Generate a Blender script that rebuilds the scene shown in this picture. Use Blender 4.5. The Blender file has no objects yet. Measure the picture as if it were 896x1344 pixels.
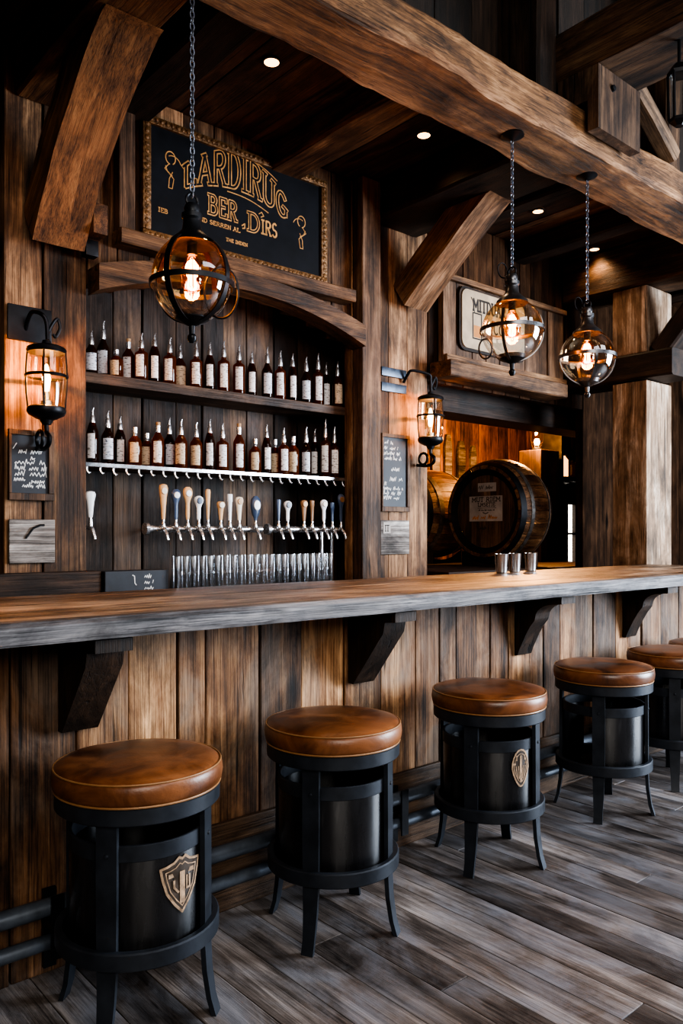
import bpy, bmesh, math, random
from mathutils import Vector, Matrix, noise
random.seed(7)
PI = math.pi
COL = bpy.context.scene.collection
R_ = math.radians

# ------------------------------------------------------------------ materials
def newmat(name):
    m = bpy.data.materials.new(name); m.use_nodes = True
    nt = m.node_tree; nt.nodes.clear()
    out = nt.nodes.new('ShaderNodeOutputMaterial')
    return m, nt, out

def N(nt, t, **kw):
    n = nt.nodes.new(t)
    for k, v in kw.items():
        if k.startswith('_'): setattr(n, k[1:], v)
        else: n.inputs[k.replace('__', ' ')].default_value = v
    return n

def ramp(nt, stops):
    n = nt.nodes.new('ShaderNodeValToRGB')
    e = n.color_ramp.elements
    while len(e) < len(stops): e.new(0.5)
    for i, (p, c) in enumerate(stops):
        e[i].position = p
        e[i].color = (c[0], c[1], c[2], 1) if hasattr(c, '__len__') else (c, c, c, 1)
    return n

def mathn(nt, op, a, b=None):
    n = nt.nodes.new('ShaderNodeMath'); n.operation = op
    for i, v in enumerate((a, b)):
        if v is None: continue
        if isinstance(v, (int, float)): n.inputs[i].default_value = v
        else: nt.links.new(v, n.inputs[i])
    return n.outputs[0]

def wood(name, dark, mid, light, axis='Z', rough=.6, bump=.5, var=.9, crack=.8, scale=1.0, spec=.35, bias=0.0, second=None, coat=0.0, rot=None, contrast=1.0, pore=.62, stain=.42, knot=.12):
    """weathered timber: grain stretched along axis, per-plank offset and tone from the 'rnd' attribute"""
    m, nt, out = newmat(name); L = nt.links.new
    tc = N(nt, 'ShaderNodeTexCoord')
    at = N(nt, 'ShaderNodeAttribute', _attribute_name='rnd')
    oi = N(nt, 'ShaderNodeObjectInfo')
    rnd = at.outputs['Fac']
    off = N(nt, 'ShaderNodeVectorMath', _operation='SCALE'); off.inputs[0].default_value = (37, 53, 71)
    L(mathn(nt, 'ADD', rnd, oi.outputs['Random']), off.inputs['Scale'])
    add = N(nt, 'ShaderNodeVectorMath', _operation='ADD')
    L(tc.outputs['Object'], add.inputs[0]); L(off.outputs[0], add.inputs[1])
    src = add.outputs[0]
    if rot is not None:
        vr = N(nt, 'ShaderNodeVectorRotate', _rotation_type='X_AXIS'); vr.inputs['Angle'].default_value = R_(rot); L(src, vr.inputs['Vector']); src = vr.outputs[0]
    def mapped(al, ac):
        v = [ac * scale] * 3; v['XYZ'.index(axis)] = al * scale
        mp = N(nt, 'ShaderNodeMapping'); mp.inputs['Scale'].default_value = v
        L(src, mp.inputs['Vector']); return mp.outputs[0]
    A = N(nt, 'ShaderNodeTexNoise', Scale=2.2, Detail=9.0, Roughness=.68, Distortion=.9); L(mapped(.55, 6.5), A.inputs['Vector'])
    B = N(nt, 'ShaderNodeTexNoise', Scale=3.0, Detail=5.0, Roughness=.7); L(mapped(.8, 74), B.inputs['Vector'])
    Cn = N(nt, 'ShaderNodeTexNoise', Scale=3.2, Detail=6.0, Roughness=.65, Distortion=.6); L(mapped(.7, 1.3), Cn.inputs['Vector'])
    D = N(nt, 'ShaderNodeTexNoise', Scale=2.4, Detail=4.0, Roughness=.55, Distortion=1.6); L(mapped(.28, 7.5), D.inputs['Vector'])
    f = mathn(nt, 'ADD', mathn(nt, 'MULTIPLY', A.outputs['Fac'], .46), mathn(nt, 'MULTIPLY', B.outputs['Fac'], .20))
    f = mathn(nt, 'ADD', f, mathn(nt, 'MULTIPLY', Cn.outputs['Fac'], .34))
    ft = mathn(nt, 'ADD', f, mathn(nt, 'ADD', mathn(nt, 'MULTIPLY', mathn(nt, 'SUBTRACT', rnd, .5), .13 * var), bias))
    w_ = .115 / contrast
    cr = ramp(nt, [(.5 - w_, [c * .6 for c in dark]), (.5 - w_ * .45, [(a * .6 + b * .4) for a, b in zip(dark, mid)]), (.5, mid), (.5 + w_ * .5, [(a + b) / 2 for a, b in zip(mid, light)]), (.5 + w_, [min(1, c * 1.15) for c in light])]); L(ft, cr.inputs[0])
    col = cr.outputs[0]
    if second:   # patches of another weathering colour
        r2 = ramp(nt, [(.46, 0), (.62, 1)]); L(Cn.outputs['Fac'], r2.inputs[0])
        mx2 = N(nt, 'ShaderNodeMix', _data_type='RGBA'); mx2.inputs[7].default_value = (*second, 1)
        L(mathn(nt, 'MULTIPLY', r2.outputs[0], .7), mx2.inputs[0]); L(col, mx2.inputs[6]); col = mx2.outputs[2]
    ck = ramp(nt, [(.30, 0), (.36, 1)]); L(D.outputs['Fac'], ck.inputs[0])
    br = mathn(nt, 'ADD', mathn(nt, 'MULTIPLY', rnd, var), 1 - var * .5)
    po = ramp(nt, [(.36, pore), (.50, 1)]); L(B.outputs['Fac'], po.inputs[0])
    vo = N(nt, 'ShaderNodeTexVoronoi', Scale=1.0, Randomness=1.0); L(mapped(1.25, 3.6), vo.inputs['Vector'])
    kn = ramp(nt, [(.035, knot), (.13, 1)]); L(vo.outputs['Distance'], kn.inputs[0])
    st = ramp(nt, [(.36, stain), (.52, 1)]); S_ = N(nt, 'ShaderNodeTexNoise', Scale=1.7, Detail=7.0, Roughness=.7, Distortion=.4); L(mapped(1.0, 2.6), S_.inputs['Vector']); L(S_.outputs['Fac'], st.inputs[0])
    mxv = mathn(nt, 'ADD', mathn(nt, 'MULTIPLY', ck.outputs[0], crack), 1 - crack)
    mxv = mathn(nt, 'MULTIPLY', mathn(nt, 'MULTIPLY', mxv, po.outputs[0]), mathn(nt, 'MULTIPLY', kn.outputs[0], st.outputs[0]))
    mxv = mathn(nt, 'MULTIPLY', mxv, 1.35)
    tone = mathn(nt, 'MULTIPLY', br, mxv)
    sc = N(nt, 'ShaderNodeVectorMath', _operation='SCALE'); L(col, sc.inputs[0]); L(tone, sc.inputs['Scale'])
    bs = N(nt, 'ShaderNodeBsdfPrincipled'); L(sc.outputs[0], bs.inputs['Base Color'])
    rr = mathn(nt, 'ADD', mathn(nt, 'MULTIPLY', A.outputs['Fac'], .35), rough - .17); L(rr, bs.inputs['Roughness'])
    bs.inputs['Specular IOR Level'].default_value = spec
    if coat: bs.inputs['Coat Weight'].default_value = coat; bs.inputs['Coat Roughness'].default_value = .3
    bp = N(nt, 'ShaderNodeBump', Strength=bump, Distance=.012)
    h = mathn(nt, 'ADD', mathn(nt, 'ADD', f, mathn(nt, 'MULTIPLY', po.outputs[0], .22)), mathn(nt, 'MULTIPLY', ck.outputs[0], .35)); L(h, bp.inputs['Height']); L(bp.outputs[0], bs.inputs['Normal'])
    L(bs.outputs[0], out.inputs[0]); return m

def plain(name, col, rough=.5, metal=0.0, var=.25, nscale=12, bump=0.0, spec=.5, emit=None, estr=0, coat=0):
    m, nt, out = newmat(name); L = nt.links.new
    tc = N(nt, 'ShaderNodeTexCoord')
    no = N(nt, 'ShaderNodeTexNoise', Scale=nscale, Detail=5.0, Roughness=.6); L(tc.outputs['Object'], no.inputs['Vector'])
    c = ramp(nt, [(.3, [x * (1 - var) for x in col]), (.7, [min(1, x * (1 + var)) for x in col])]); L(no.outputs['Fac'], c.inputs[0])
    bs = N(nt, 'ShaderNodeBsdfPrincipled', Metallic=metal); L(c.outputs[0], bs.inputs['Base Color'])
    L(mathn(nt, 'ADD', mathn(nt, 'MULTIPLY', no.outputs['Fac'], .3), rough - .15), bs.inputs['Roughness'])
    bs.inputs['Specular IOR Level'].default_value = spec
    if coat: bs.inputs['Coat Weight'].default_value = coat; bs.inputs['Coat Roughness'].default_value = .12
    if emit: bs.inputs['Emission Color'].default_value = (*emit, 1); bs.inputs['Emission Strength'].default_value = estr
    if bump:
        bp = N(nt, 'ShaderNodeBump', Strength=bump, Distance=.01); L(no.outputs['Fac'], bp.inputs['Height']); L(bp.outputs[0], bs.inputs['Normal'])
    L(bs.outputs[0], out.inputs[0]); return m

def thin_glass(name, tint, refl=.12, rough=.03):
    m, nt, out = newmat(name); L = nt.links.new
    tr = N(nt, 'ShaderNodeBsdfTransparent'); tr.inputs[0].default_value = (*tint, 1)
    gl = N(nt, 'ShaderNodeBsdfGlossy', Roughness=rough); gl.inputs[0].default_value = (1, 1, 1, 1)
    lw = N(nt, 'ShaderNodeLayerWeight', Blend=.35)
    mx = N(nt, 'ShaderNodeMixShader')
    L(mathn(nt, 'ADD', mathn(nt, 'MULTIPLY', lw.outputs['Facing'], .55), refl * .4), mx.inputs[0])
    L(tr.outputs[0], mx.inputs[1]); L(gl.outputs[0], mx.inputs[2]); L(mx.outputs[0], out.inputs[0]); return m

def emis(name, col, s):
    m, nt, out = newmat(name)
    e = N(nt, 'ShaderNodeEmission', Strength=s); e.inputs[0].default_value = (*col, 1)
    nt.links.new(e.outputs[0], out.inputs[0]); return m

M = {}
M['wall'] = wood('wall planks', (.020, .009, .004), (.105, .048, .020), (.27, .145, .068), 'Z', rough=.62, var=.75, bump=.6)
M['wallwarm'] = wood('warm pilaster planks', (.022, .010, .005), (.105, .052, .024), (.29, .165, .085), 'Z', rough=.62, var=.6, bump=.6)
M['bar'] = wood('bar front planks', (.026, .012, .006), (.155, .075, .034), (.40, .235, .12), 'Z', rough=.6, var=.75, bump=.6, second=(.11, .085, .068))
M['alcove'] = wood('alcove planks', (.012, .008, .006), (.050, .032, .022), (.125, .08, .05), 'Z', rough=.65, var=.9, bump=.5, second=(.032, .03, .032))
M['darkwood'] = wood('dark timber', (.010, .006, .004), (.032, .017, .010), (.075, .042, .024), 'X', rough=.6, var=.4)
M['darkwoodZ'] = wood('dark upright timber', (.010, .006, .004), (.034, .018, .010), (.08, .045, .026), 'Z', rough=.6, var=.5)
M['darkwoodY'] = wood('dark joist timber', (.012, .007, .004), (.050, .024, .012), (.11, .055, .028), 'Y', rough=.6, var=.5)
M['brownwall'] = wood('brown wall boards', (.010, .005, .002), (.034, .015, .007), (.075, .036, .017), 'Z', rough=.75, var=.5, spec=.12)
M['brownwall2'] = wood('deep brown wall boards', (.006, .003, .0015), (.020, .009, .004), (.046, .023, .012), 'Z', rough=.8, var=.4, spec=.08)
M['darkbrown'] = wood('dark brown timber', (.014, .007, .004), (.065, .033, .016), (.16, .09, .045), 'X', rough=.65, var=.3)
M['darkbrownZ'] = wood('dark brown upright timber', (.02, .010, .006), (.085, .046, .025), (.21, .125, .07), 'Z', rough=.65, var=.3)
M['blackwood'] = wood('near-black boards', (.004, .003, .002), (.012, .007, .004), (.028, .016, .010), 'Z', rough=.7, var=.5)
M['ceil'] = wood('ceiling boards', (.014, .007, .004), (.06, .027, .013), (.12, .06, .03), 'Y', rough=.65, var=.8)
M['beam'] = wood('rough beam timber', (.04, .018, .008), (.20, .098, .042), (.44, .25, .125), 'X', rough=.68, bump=.9, var=.2, crack=.6)
M['brace'] = wood('brace timber', (.05, .021, .009), (.17, .075, .029), (.30, .148, .062), 'X', rough=.65, bump=.5, var=.2, crack=.35)
M['greybrace'] = wood('pale brace timber', (.05, .03, .018), (.21, .125, .07), (.38, .25, .155), 'X', rough=.65, bump=.6, var=.2)
M['trim'] = wood('trim timber', (.03, .014, .007), (.12, .06, .027), (.28, .16, .08), 'X', rough=.6, var=.3)
M['trimZ'] = wood('trim post timber', (.022, .012, .007), (.085, .045, .024), (.20, .12, .07), 'Z', rough=.6, var=.4)
M['column'] = wood('column timber', (.06, .034, .018), (.20, .125, .075), (.50, .40, .31), 'Z', rough=.6, var=.2)
M['shelf'] = wood('shelf board', (.02, .011, .007), (.068, .04, .024), (.15, .095, .06), 'X', rough=.55, var=.2)
M['floor'] = wood('floor boards', (.026, .021, .020), (.098, .080, .070), (.245, .212, .195), 'Y', rough=.44, bump=.3, var=.5, crack=.55, second=(.125, .13, .148), spec=.5, pore=.74, stain=.5, knot=.75)
M['counter'] = wood('counter top boards', (.018, .011, .008), (.135, .080, .046), (.44, .32, .22), 'X', rough=.36, bump=.5, var=.8, crack=.95, spec=.5, second=(.13, .105, .085), contrast=1.35, pore=.5, stain=.3)
M['counteredge'] = wood('worn grey counter edge', (.03, .03, .033), (.135, .13, .135), (.36, .34, .335), 'X', rough=.55, bump=.7, var=.2, pore=.7, second=(.10, .095, .095))
M['greywood'] = wood('grey weathered board', (.035, .03, .028), (.16, .14, .125), (.40, .37, .34), 'X', rough=.7, bump=.8, var=.2)
M['stave'] = wood('barrel stave oak', (.02, .010, .005), (.105, .052, .024), (.26, .145, .07), 'X', rough=.5, var=.5, bump=.3)
M['head'] = wood('barrel head oak', (.02, .012, .007), (.075, .042, .022), (.14, .085, .048), 'Z', rough=.55, var=.5, bump=.3)
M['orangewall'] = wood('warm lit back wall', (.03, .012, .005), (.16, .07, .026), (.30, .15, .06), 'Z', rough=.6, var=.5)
M['iron'] = plain('black iron', (.014, .015, .018), rough=.42, metal=.6, var=.4, bump=.1)
M['ironmat'] = plain('painted steel', (.026, .031, .040), rough=.48, metal=.35, var=.3, bump=.06)
M['rail'] = plain('worn steel rail', (.10, .12, .15), rough=.40, metal=.45, var=.35, spec=.8)
M['steel'] = plain('bright steel', (.6, .61, .63), rough=.22, metal=1, var=.1)
M['bluesteel'] = plain('blued steel strap', (.06, .075, .10), rough=.4, metal=.7, var=.5)
M['slate'] = plain('slate board', (.022, .026, .034), rough=.6, var=.5, nscale=6)
M['signslate'] = plain('sign slate', (.0055, .0065, .009), spec=.2, rough=.7, var=.6, nscale=7)
M['gold'] = plain('gold paint', (.52, .27, .09), rough=.45, metal=.2, var=.35, nscale=30)
M['goldframe'] = plain('gilded frame', (.15, .075, .027), rough=.45, metal=.4, var=.7, nscale=35, bump=.8)
M['chalk'] = plain('chalk', (.62, .62, .6), rough=.9, var=.3, nscale=60)
M['cream'] = plain('cream plaque', (.36, .28, .19), rough=.7, var=.25, nscale=9)
M['ink'] = plain('dark ink', (.02, .015, .012), rough=.8)
M['ochre'] = plain('ochre ink', (.40, .17, .05), rough=.8)
M['paper'] = plain('aged paper', (.34, .31, .28), rough=.85, var=.2, nscale=8)
def drum():
    m, nt, out = newmat('black gloss drum'); L = nt.links.new
    tc = N(nt, 'ShaderNodeTexCoord'); mp = N(nt, 'ShaderNodeMapping'); mp.inputs['Scale'].default_value = (14, 14, 2.2); L(tc.outputs['Object'], mp.inputs['Vector'])
    no = N(nt, 'ShaderNodeTexNoise', Scale=1.4, Detail=6.0, Roughness=.65); L(mp.outputs[0], no.inputs['Vector'])
    c = ramp(nt, [(.35, (.008, .008, .009)), (.6, (.016, .016, .018)), (.75, (.05, .05, .052))]); L(no.outputs['Fac'], c.inputs[0])  # pale upright streaks in the colour imitate window reflections on the drum
    bs = N(nt, 'ShaderNodeBsdfPrincipled', Metallic=.25); L(c.outputs[0], bs.inputs['Base Color'])
    L(mathn(nt, 'ADD', mathn(nt, 'MULTIPLY', no.outputs['Fac'], .25), .16), bs.inputs['Roughness'])
    bs.inputs['Specular IOR Level'].default_value = 1.0
    tg = N(nt, 'ShaderNodeTangent', _direction_type='RADIAL', _axis='Z'); L(tg.outputs[0], bs.inputs['Tangent']); bs.inputs['Anisotropic'].default_value = .92; bs.inputs['Anisotropic Rotation'].default_value = .25
    L(bs.outputs[0], out.inputs[0]); return m
M['rubber'] = drum()
M['crest'] = plain('tan crest paint', (.36, .24, .15), rough=.55, metal=.2, var=.6, nscale=45)
M['crestdark'] = plain('dark crest ground', (.05, .035, .025), rough=.5, var=.5, nscale=40)
M['amberglass'] = thin_glass('amber pendant glass', (.95, .62, .28))
M['clear'] = thin_glass('clear glass', (.93, .92, .90))
M['clearwarm'] = thin_glass('lantern glass', (1, .9, .75), refl=.08)
M['tumbler'] = thin_glass('pint glass', (.86, .87, .88), refl=.4, rough=.12)
M['filament'] = emis('hot filament', (1, .58, .18), 22)
M['bulbglow'] = emis('glowing bulb', (1, .42, .1), 7)
M['spot'] = emis('recessed lamp', (1, .52, .22), 3.5)
M['daypane'] = emis('daylit pane', (1, .92, .80), 2.6)
M['silver'] = plain('silver foil', (.6, .61, .63), rough=.25, metal=.85, var=.3, nscale=60)
M['cork'] = plain('cork', (.45, .28, .15), rough=.8)
M['blackcap'] = plain('black cap', (.02, .02, .02), rough=.35)

def leather():
    m, nt, out = newmat('tan leather'); L = nt.links.new
    tc = N(nt, 'ShaderNodeTexCoord'); oi = N(nt, 'ShaderNodeObjectInfo')
    ad = N(nt, 'ShaderNodeVectorMath', _operation='ADD'); L(tc.outputs['Object'], ad.inputs[0])
    scl = N(nt, 'ShaderNodeVectorMath', _operation='SCALE'); scl.inputs[0].default_value = (9, 5, 3); L(oi.outputs['Random'], scl.inputs['Scale']); L(scl.outputs[0], ad.inputs[1])
    a = N(nt, 'ShaderNodeTexNoise', Scale=5.0, Detail=7.0, Roughness=.62, Distortion=.8); L(ad.outputs[0], a.inputs['Vector'])
    b = N(nt, 'ShaderNodeTexVoronoi', Scale=190.0); L(tc.outputs['Object'], b.inputs['Vector'])
    c = ramp(nt, [(.32, (.030, .012, .006)), (.48, (.13, .046, .017)), (.66, (.27, .105, .04))]); L(a.outputs['Fac'], c.inputs[0])
    bs = N(nt, 'ShaderNodeBsdfPrincipled'); L(c.outputs[0], bs.inputs['Base Color'])
    L(mathn(nt, 'ADD', mathn(nt, 'MULTIPLY', a.outputs['Fac'], .3), .20), bs.inputs['Roughness'])
    bp = N(nt, 'ShaderNodeBump', Strength=.35, Distance=.004)
    L(mathn(nt, 'ADD', a.outputs['Fac'], mathn(nt, 'MULTIPLY', b.outputs['Distance'], .12)), bp.inputs['Height']); L(bp.outputs[0], bs.inputs['Normal'])
    L(bs.outputs[0], out.inputs[0]); return m
M['leather'] = leather()
M['piping'] = plain('leather piping', (.30, .15, .06), rough=.4)

def bottleglass(name, col):
    m, nt, out = newmat(name); L = nt.links.new
    bs = N(nt, 'ShaderNodeBsdfPrincipled', Roughness=.06); bs.inputs['Base Color'].default_value = (*col, 1)
    bs.inputs['Transmission Weight'].default_value = .0
    tr = N(nt, 'ShaderNodeBsdfTransparent'); tr.inputs[0].default_value = (min(1, col[0] * 4 + .3), col[1] * 4 + .06, col[2] * 2 + .01, 1)
    tl = N(nt, 'ShaderNodeBsdfTranslucent'); tl.inputs[0].default_value = (.8, .26, .05, 1)
    m1 = N(nt, 'ShaderNodeMixShader', Fac=.35); L(bs.outputs[0], m1.inputs[1]); L(tr.outputs[0], m1.inputs[2])
    m2 = N(nt, 'ShaderNodeMixShader', Fac=.16 if col[0] > .05 else .05); L(m1.outputs[0], m2.inputs[1]); L(tl.outputs[0], m2.inputs[2])
    L(m2.outputs[0], out.inputs[0]); return m
M['whisky'] = bottleglass('amber bottle glass', (.075, .02, .005))
M['whisky2'] = bottleglass('dark brown bottle glass', (.022, .009, .005))

def labelpaper(name, paper, ink, s=1.0):
    m, nt, out = newmat(name); L = nt.links.new
    tc = N(nt, 'ShaderNodeTexCoord'); oi = N(nt, 'ShaderNodeObjectInfo')
    scl = N(nt, 'ShaderNodeVectorMath', _operation='SCALE'); scl.inputs[0].default_value = (3, 7, 5); L(oi.outputs['Random'], scl.inputs['Scale'])
    ad = N(nt, 'ShaderNodeVectorMath', _operation='ADD'); L(tc.outputs['Object'], ad.inputs[0]); L(scl.outputs[0], ad.inputs[1])
    mp = N(nt, 'ShaderNodeMapping'); mp.inputs['Scale'].default_value = (45 * s, 45 * s, 150 * s); L(ad.outputs[0], mp.inputs['Vector'])
    a = N(nt, 'ShaderNodeTexNoise', Scale=1.2, Detail=3.0); L(mp.outputs[0], a.inputs['Vector'])
    c = ramp(nt, [(.34, ink), (.46, paper), (1, paper)]); L(a.outputs['Fac'], c.inputs[0])
    bs = N(nt, 'ShaderNodeBsdfPrincipled', Roughness=.5); L(c.outputs[0], bs.inputs['Base Color']); L(bs.outputs[0], out.inputs[0]); return m
M['lab_white'] = labelpaper('white bottle label', (.80, .82, .84), (.16, .15, .15))
M['lab_cream'] = labelpaper('cream bottle label', (.62, .52, .38), (.12, .08, .05))
M['lab_blue'] = labelpaper('silver blue bottle label', (.6, .66, .74), (.07, .09, .14))

# ------------------------------------------------------------------ mesh helpers
class MB:
    """collects vertices and faces of ONE mesh, with a per-vertex random value"""
    def __init__(s): s.v = []; s.f = []; s.r = []
    def add(s, vs, fs, rnd=0.0):
        o = len(s.v); s.v += [Vector(p) for p in vs]; s.r += [rnd] * len(vs)
        s.f += [tuple(i + o for i in f) for f in fs]; return s
    def box(s, x0, x1, y0, y1, z0, z1, rnd=0.0, bev=0.0):
        if bev <= 0:
            vs = [(x, y, z) for x in (x0, x1) for y in (y0, y1) for z in (z0, z1)]
            return s.add(vs, [(0, 1, 3, 2), (4, 6, 7, 5), (0, 4, 5, 1), (2, 3, 7, 6), (0, 2, 6, 4), (1, 5, 7, 3)], rnd)
        bm = bmesh.new(); bmesh.ops.create_cube(bm, size=1)
        for v in bm.verts: v.co = Vector(((x0 + x1) / 2 + v.co.x * (x1 - x0), (y0 + y1) / 2 + v.co.y * (y1 - y0), (z0 + z1) / 2 + v.co.z * (z1 - z0)))
        bmesh.ops.bevel(bm, geom=list(bm.edges), offset=bev, segments=2, affect='EDGES', profile=.6)
        bm.verts.index_update()
        s.add([v.co.copy() for v in bm.verts], [tuple(v.index for v in f.verts) for f in bm.faces], rnd); bm.free(); return s
    def lathe(s, prof, c=(0, 0, 0), n=32, rnd=0.0, cap=True, a0=0.0, a1=2 * PI, axis='Z'):
        full = abs(a1 - a0 - 2 * PI) < 1e-4; k = n if full else n + 1
        vs = []
        for r, z in prof:
            for i in range(k):
                a = a0 + (a1 - a0) * i / n
                p = (r * math.cos(a), r * math.sin(a), z)
                if axis == 'X': p = (p[2], p[0], p[1])
                elif axis == 'Y': p = (p[0], p[2], p[1])
                vs.append((c[0] + p[0], c[1] + p[1], c[2] + p[2]))
        fs = []
        for j in range(len(prof) - 1):
            for i in range(n):
                i2 = (i + 1) % k
                fs.append((j * k + i, j * k + i2, (j + 1) * k + i2, (j + 1) * k + i))
        if cap and full:
            if prof[0][0] > 1e-5: fs.append(tuple(range(k))[::-1])
            if prof[-1][0] > 1e-5: fs.append(tuple((len(prof) - 1) * k + i for i in range(k)))
        return s.add(vs, fs, rnd)
    def tube(s, pts, r, n=10, closed=False, rnd=0.0, flat=None):
        pts = [Vector(p) for p in pts]; m = len(pts); vs = []; up = None
        for i, p in enumerate(pts):
            a = pts[(i - 1) % m] if (closed or i > 0) else p
            b = pts[(i + 1) % m] if (closed or i < m - 1) else p
            t = (b - a).normalized()
            if up is None: up = Vector((0, 0, 1)) if abs(t.z) < .9 else Vector((1, 0, 0))
            x = t.cross(up)
            if x.length < 1e-6: x = t.orthogonal()
            x.normalize(); up = x.cross(t).normalized()
            rr = r[i] if hasattr(r, '__len__') else r
            for k in range(n):
                an = 2 * PI * k / n
                vs.append(p + x * math.cos(an) * rr + up * math.sin(an) * rr * (flat or 1))
        fs = []
        for i in range(m if closed else m - 1):
            for k in range(n):
                fs.append((i * n + k, i * n + (k + 1) % n, ((i + 1) % m) * n + (k + 1) % n, ((i + 1) % m) * n + k))
        if not closed: fs += [tuple(range(n))[::-1], tuple((m - 1) * n + k for k in range(n))]
        return s.add(vs, fs, rnd)
    def stube(s, pts, r, n=10, k=6, **kw):
        P = [Vector(p) for p in pts]; out = []
        for i in range(len(P) - 1):
            a, b, c, d = P[max(i - 1, 0)], P[i], P[i + 1], P[min(i + 2, len(P) - 1)]
            for j in range(k):
                t = j / k; out.append(.5 * (2 * b + (c - a) * t + (2 * a - 5 * b + 4 * c - d) * t * t + (3 * b - a - 3 * c + d) * t ** 3))
        return s.tube(out + [P[-1]], r, n, **kw)
    def torus(s, c, R, r, axis='Z', n=32, k=8, sx=1.0):
        pts = []
        for i in range(n):
            a = 2 * PI * i / n; u, v = R * math.cos(a) * sx, R * math.sin(a)
            d = {'Z': (u, v, 0), 'X': (0, u, v), 'Y': (u, 0, v)}[axis]
            pts.append((c[0] + d[0], c[1] + d[1], c[2] + d[2]))
        return s.tube(pts, r, k, closed=True)
    def prism(s, poly, axis, d0, d1, rnd=0.0):
        """poly: 2-D points in the plane across axis"""
        def p3(u, v, d): return {'X': (d, u, v), 'Y': (u, d, v), 'Z': (u, v, d)}[axis]
        n = len(poly)
        vs = [p3(u, v, d0) for u, v in poly] + [p3(u, v, d1) for u, v in poly]
        fs = [tuple(range(n))[::-1], tuple(range(n, 2 * n))] + [(i, (i + 1) % n, n + (i + 1) % n, n + i) for i in range(n)]
        return s.add(vs, fs, rnd)
    def jitter(s, amp, f=3.0, start=0):
        for i in range(start, len(s.v)):
            s.v[i] = s.v[i] + Vector(noise.noise_vector(s.v[i] * f + Vector((11, 3, 7)))) * amp
        return s

def make(name, mb, mat, parent=None, smooth=True, angle=35, label=None, cat=None, group=None, kind=None):
    me = bpy.data.meshes.new(name)
    if parent is not None:
        w = Vector((0, 0, 0)); p = parent
        while p is not None: w += Vector(p.location); p = p.parent
        org = w
    else:
        lo = [min(v[i] for v in mb.v) for i in range(3)]; hi = [max(v[i] for v in mb.v) for i in range(3)]
        org = Vector(((lo[0] + hi[0]) / 2, (lo[1] + hi[1]) / 2, lo[2]))
    me.from_pydata([v - org for v in mb.v], [], mb.f); me.update()
    bm = bmesh.new(); bm.from_mesh(me); bmesh.ops.recalc_face_normals(bm, faces=bm.faces); bm.to_mesh(me); bm.free()
    if any(mb.r):
        at = me.attributes.new('rnd', 'FLOAT', 'POINT'); at.data.foreach_set('value', mb.r)
    me.materials.append(mat)
    if smooth:
        me.polygons.foreach_set('use_smooth', [True] * len(me.polygons))
        me.set_sharp_from_angle(angle=R_(angle))
    o = bpy.data.objects.new(name, me); COL.objects.link(o)
    if parent is not None: o.parent = parent
    else: o.location = org
    tag(o, label, cat, group, kind); return o

def tag(o, label=None, cat=None, group=None, kind=None):
    if label: o['label'] = label
    if cat: o['category'] = cat
    if group: o['group'] = group
    if kind: o['kind'] = kind
    return o

def thing(name, label, cat, loc=(0, 0, 0), group=None):
    o = bpy.data.objects.new(name, None); COL.objects.link(o); o.location = loc; o.empty_display_size = .05
    return tag(o, label, cat, group)

def struct(name, mb, mat, **k): return make(name, mb, mat, kind='structure', **k)

def copy_tree(o, parent=None):
    c = o.copy(); COL.objects.link(c)
    if parent is not None: c.parent = parent
    for ch in [x for x in bpy.data.objects if x.parent == o]: copy_tree(ch, c)
    return c

def timber(name, p0, p1, w, h, mat, label, cat='beam', group=None, rough=.008, bow=0.0, segs=36, chamfer=.015, roll=0.0, parent=None):
    """hewn timber from p0 to p1 (centre line); width w across, height h; local X along the grain"""
    p0, p1 = Vector(p0), Vector(p1); d = p1 - p0; Ln = d.length
    x = d.normalized(); up = Vector((0, 0, 1)) if abs(x.z) < .95 else Vector((0, 1, 0))
    y = up.cross(x).normalized(); z = x.cross(y)
    mat3 = Matrix((x, y, z)).transposed()
    a, b, c = w / 2, h / 2, chamfer
    cs = []
    for (sy, sz) in ((1, -1), (1, 1), (-1, 1), (-1, -1)): pass
    def edge(u0, v0, u1, v1, k=4): return [(u0 + (u1 - u0) * i / k, v0 + (v1 - v0) * i / k) for i in range(k + 1)]
    cs = edge(-a + c, -b, a - c, -b) + edge(a, -b + c, a, b - c) + edge(a - c, b, -a + c, b) + edge(-a, b - c, -a, -b + c)
    n = len(cs); vs = []; seed = Vector((p0.x * 3 + p1.y, p0.z * 5, p1.x))
    for i in range(segs + 1):
        t = i / segs; X = (t - .5) * Ln; zo = bow * (1 - (2 * t - 1) ** 2)
        for (u, v) in cs:
            q = Vector((X, u, v + zo))
            nn = noise.noise_vector(Vector((X * 2.2, u * 5, v * 5)) + seed) * rough * 1.6 + noise.noise_vector(Vector((X * 9, u * 12, v * 12)) + seed) * rough * .6
            if 0 < i < segs: q += Vector((0, nn.y, nn.z))
            vs.append(q)
    fs = [(i * n + k, i * n + (k + 1) % n, (i + 1) * n + (k + 1) % n, (i + 1) * n + k) for i in range(segs) for k in range(n)]
    fs += [tuple(range(n))[::-1], tuple(segs * n + k for k in range(n))]
    me = bpy.data.meshes.new(name); me.from_pydata(vs, [], fs); me.update()
    bm = bmesh.new(); bm.from_mesh(me); bmesh.ops.recalc_face_normals(bm, faces=bm.faces); bm.to_mesh(me); bm.free()
    me.materials.append(mat); me.polygons.foreach_set('use_smooth', [True] * len(me.polygons)); me.set_sharp_from_angle(angle=R_(30))
    o = bpy.data.objects.new(name, me); COL.objects.link(o)
    o.matrix_world = Matrix.Translation((p0 + p1) / 2) @ mat3.to_4x4()
    return tag(o, label, cat, group)

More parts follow.
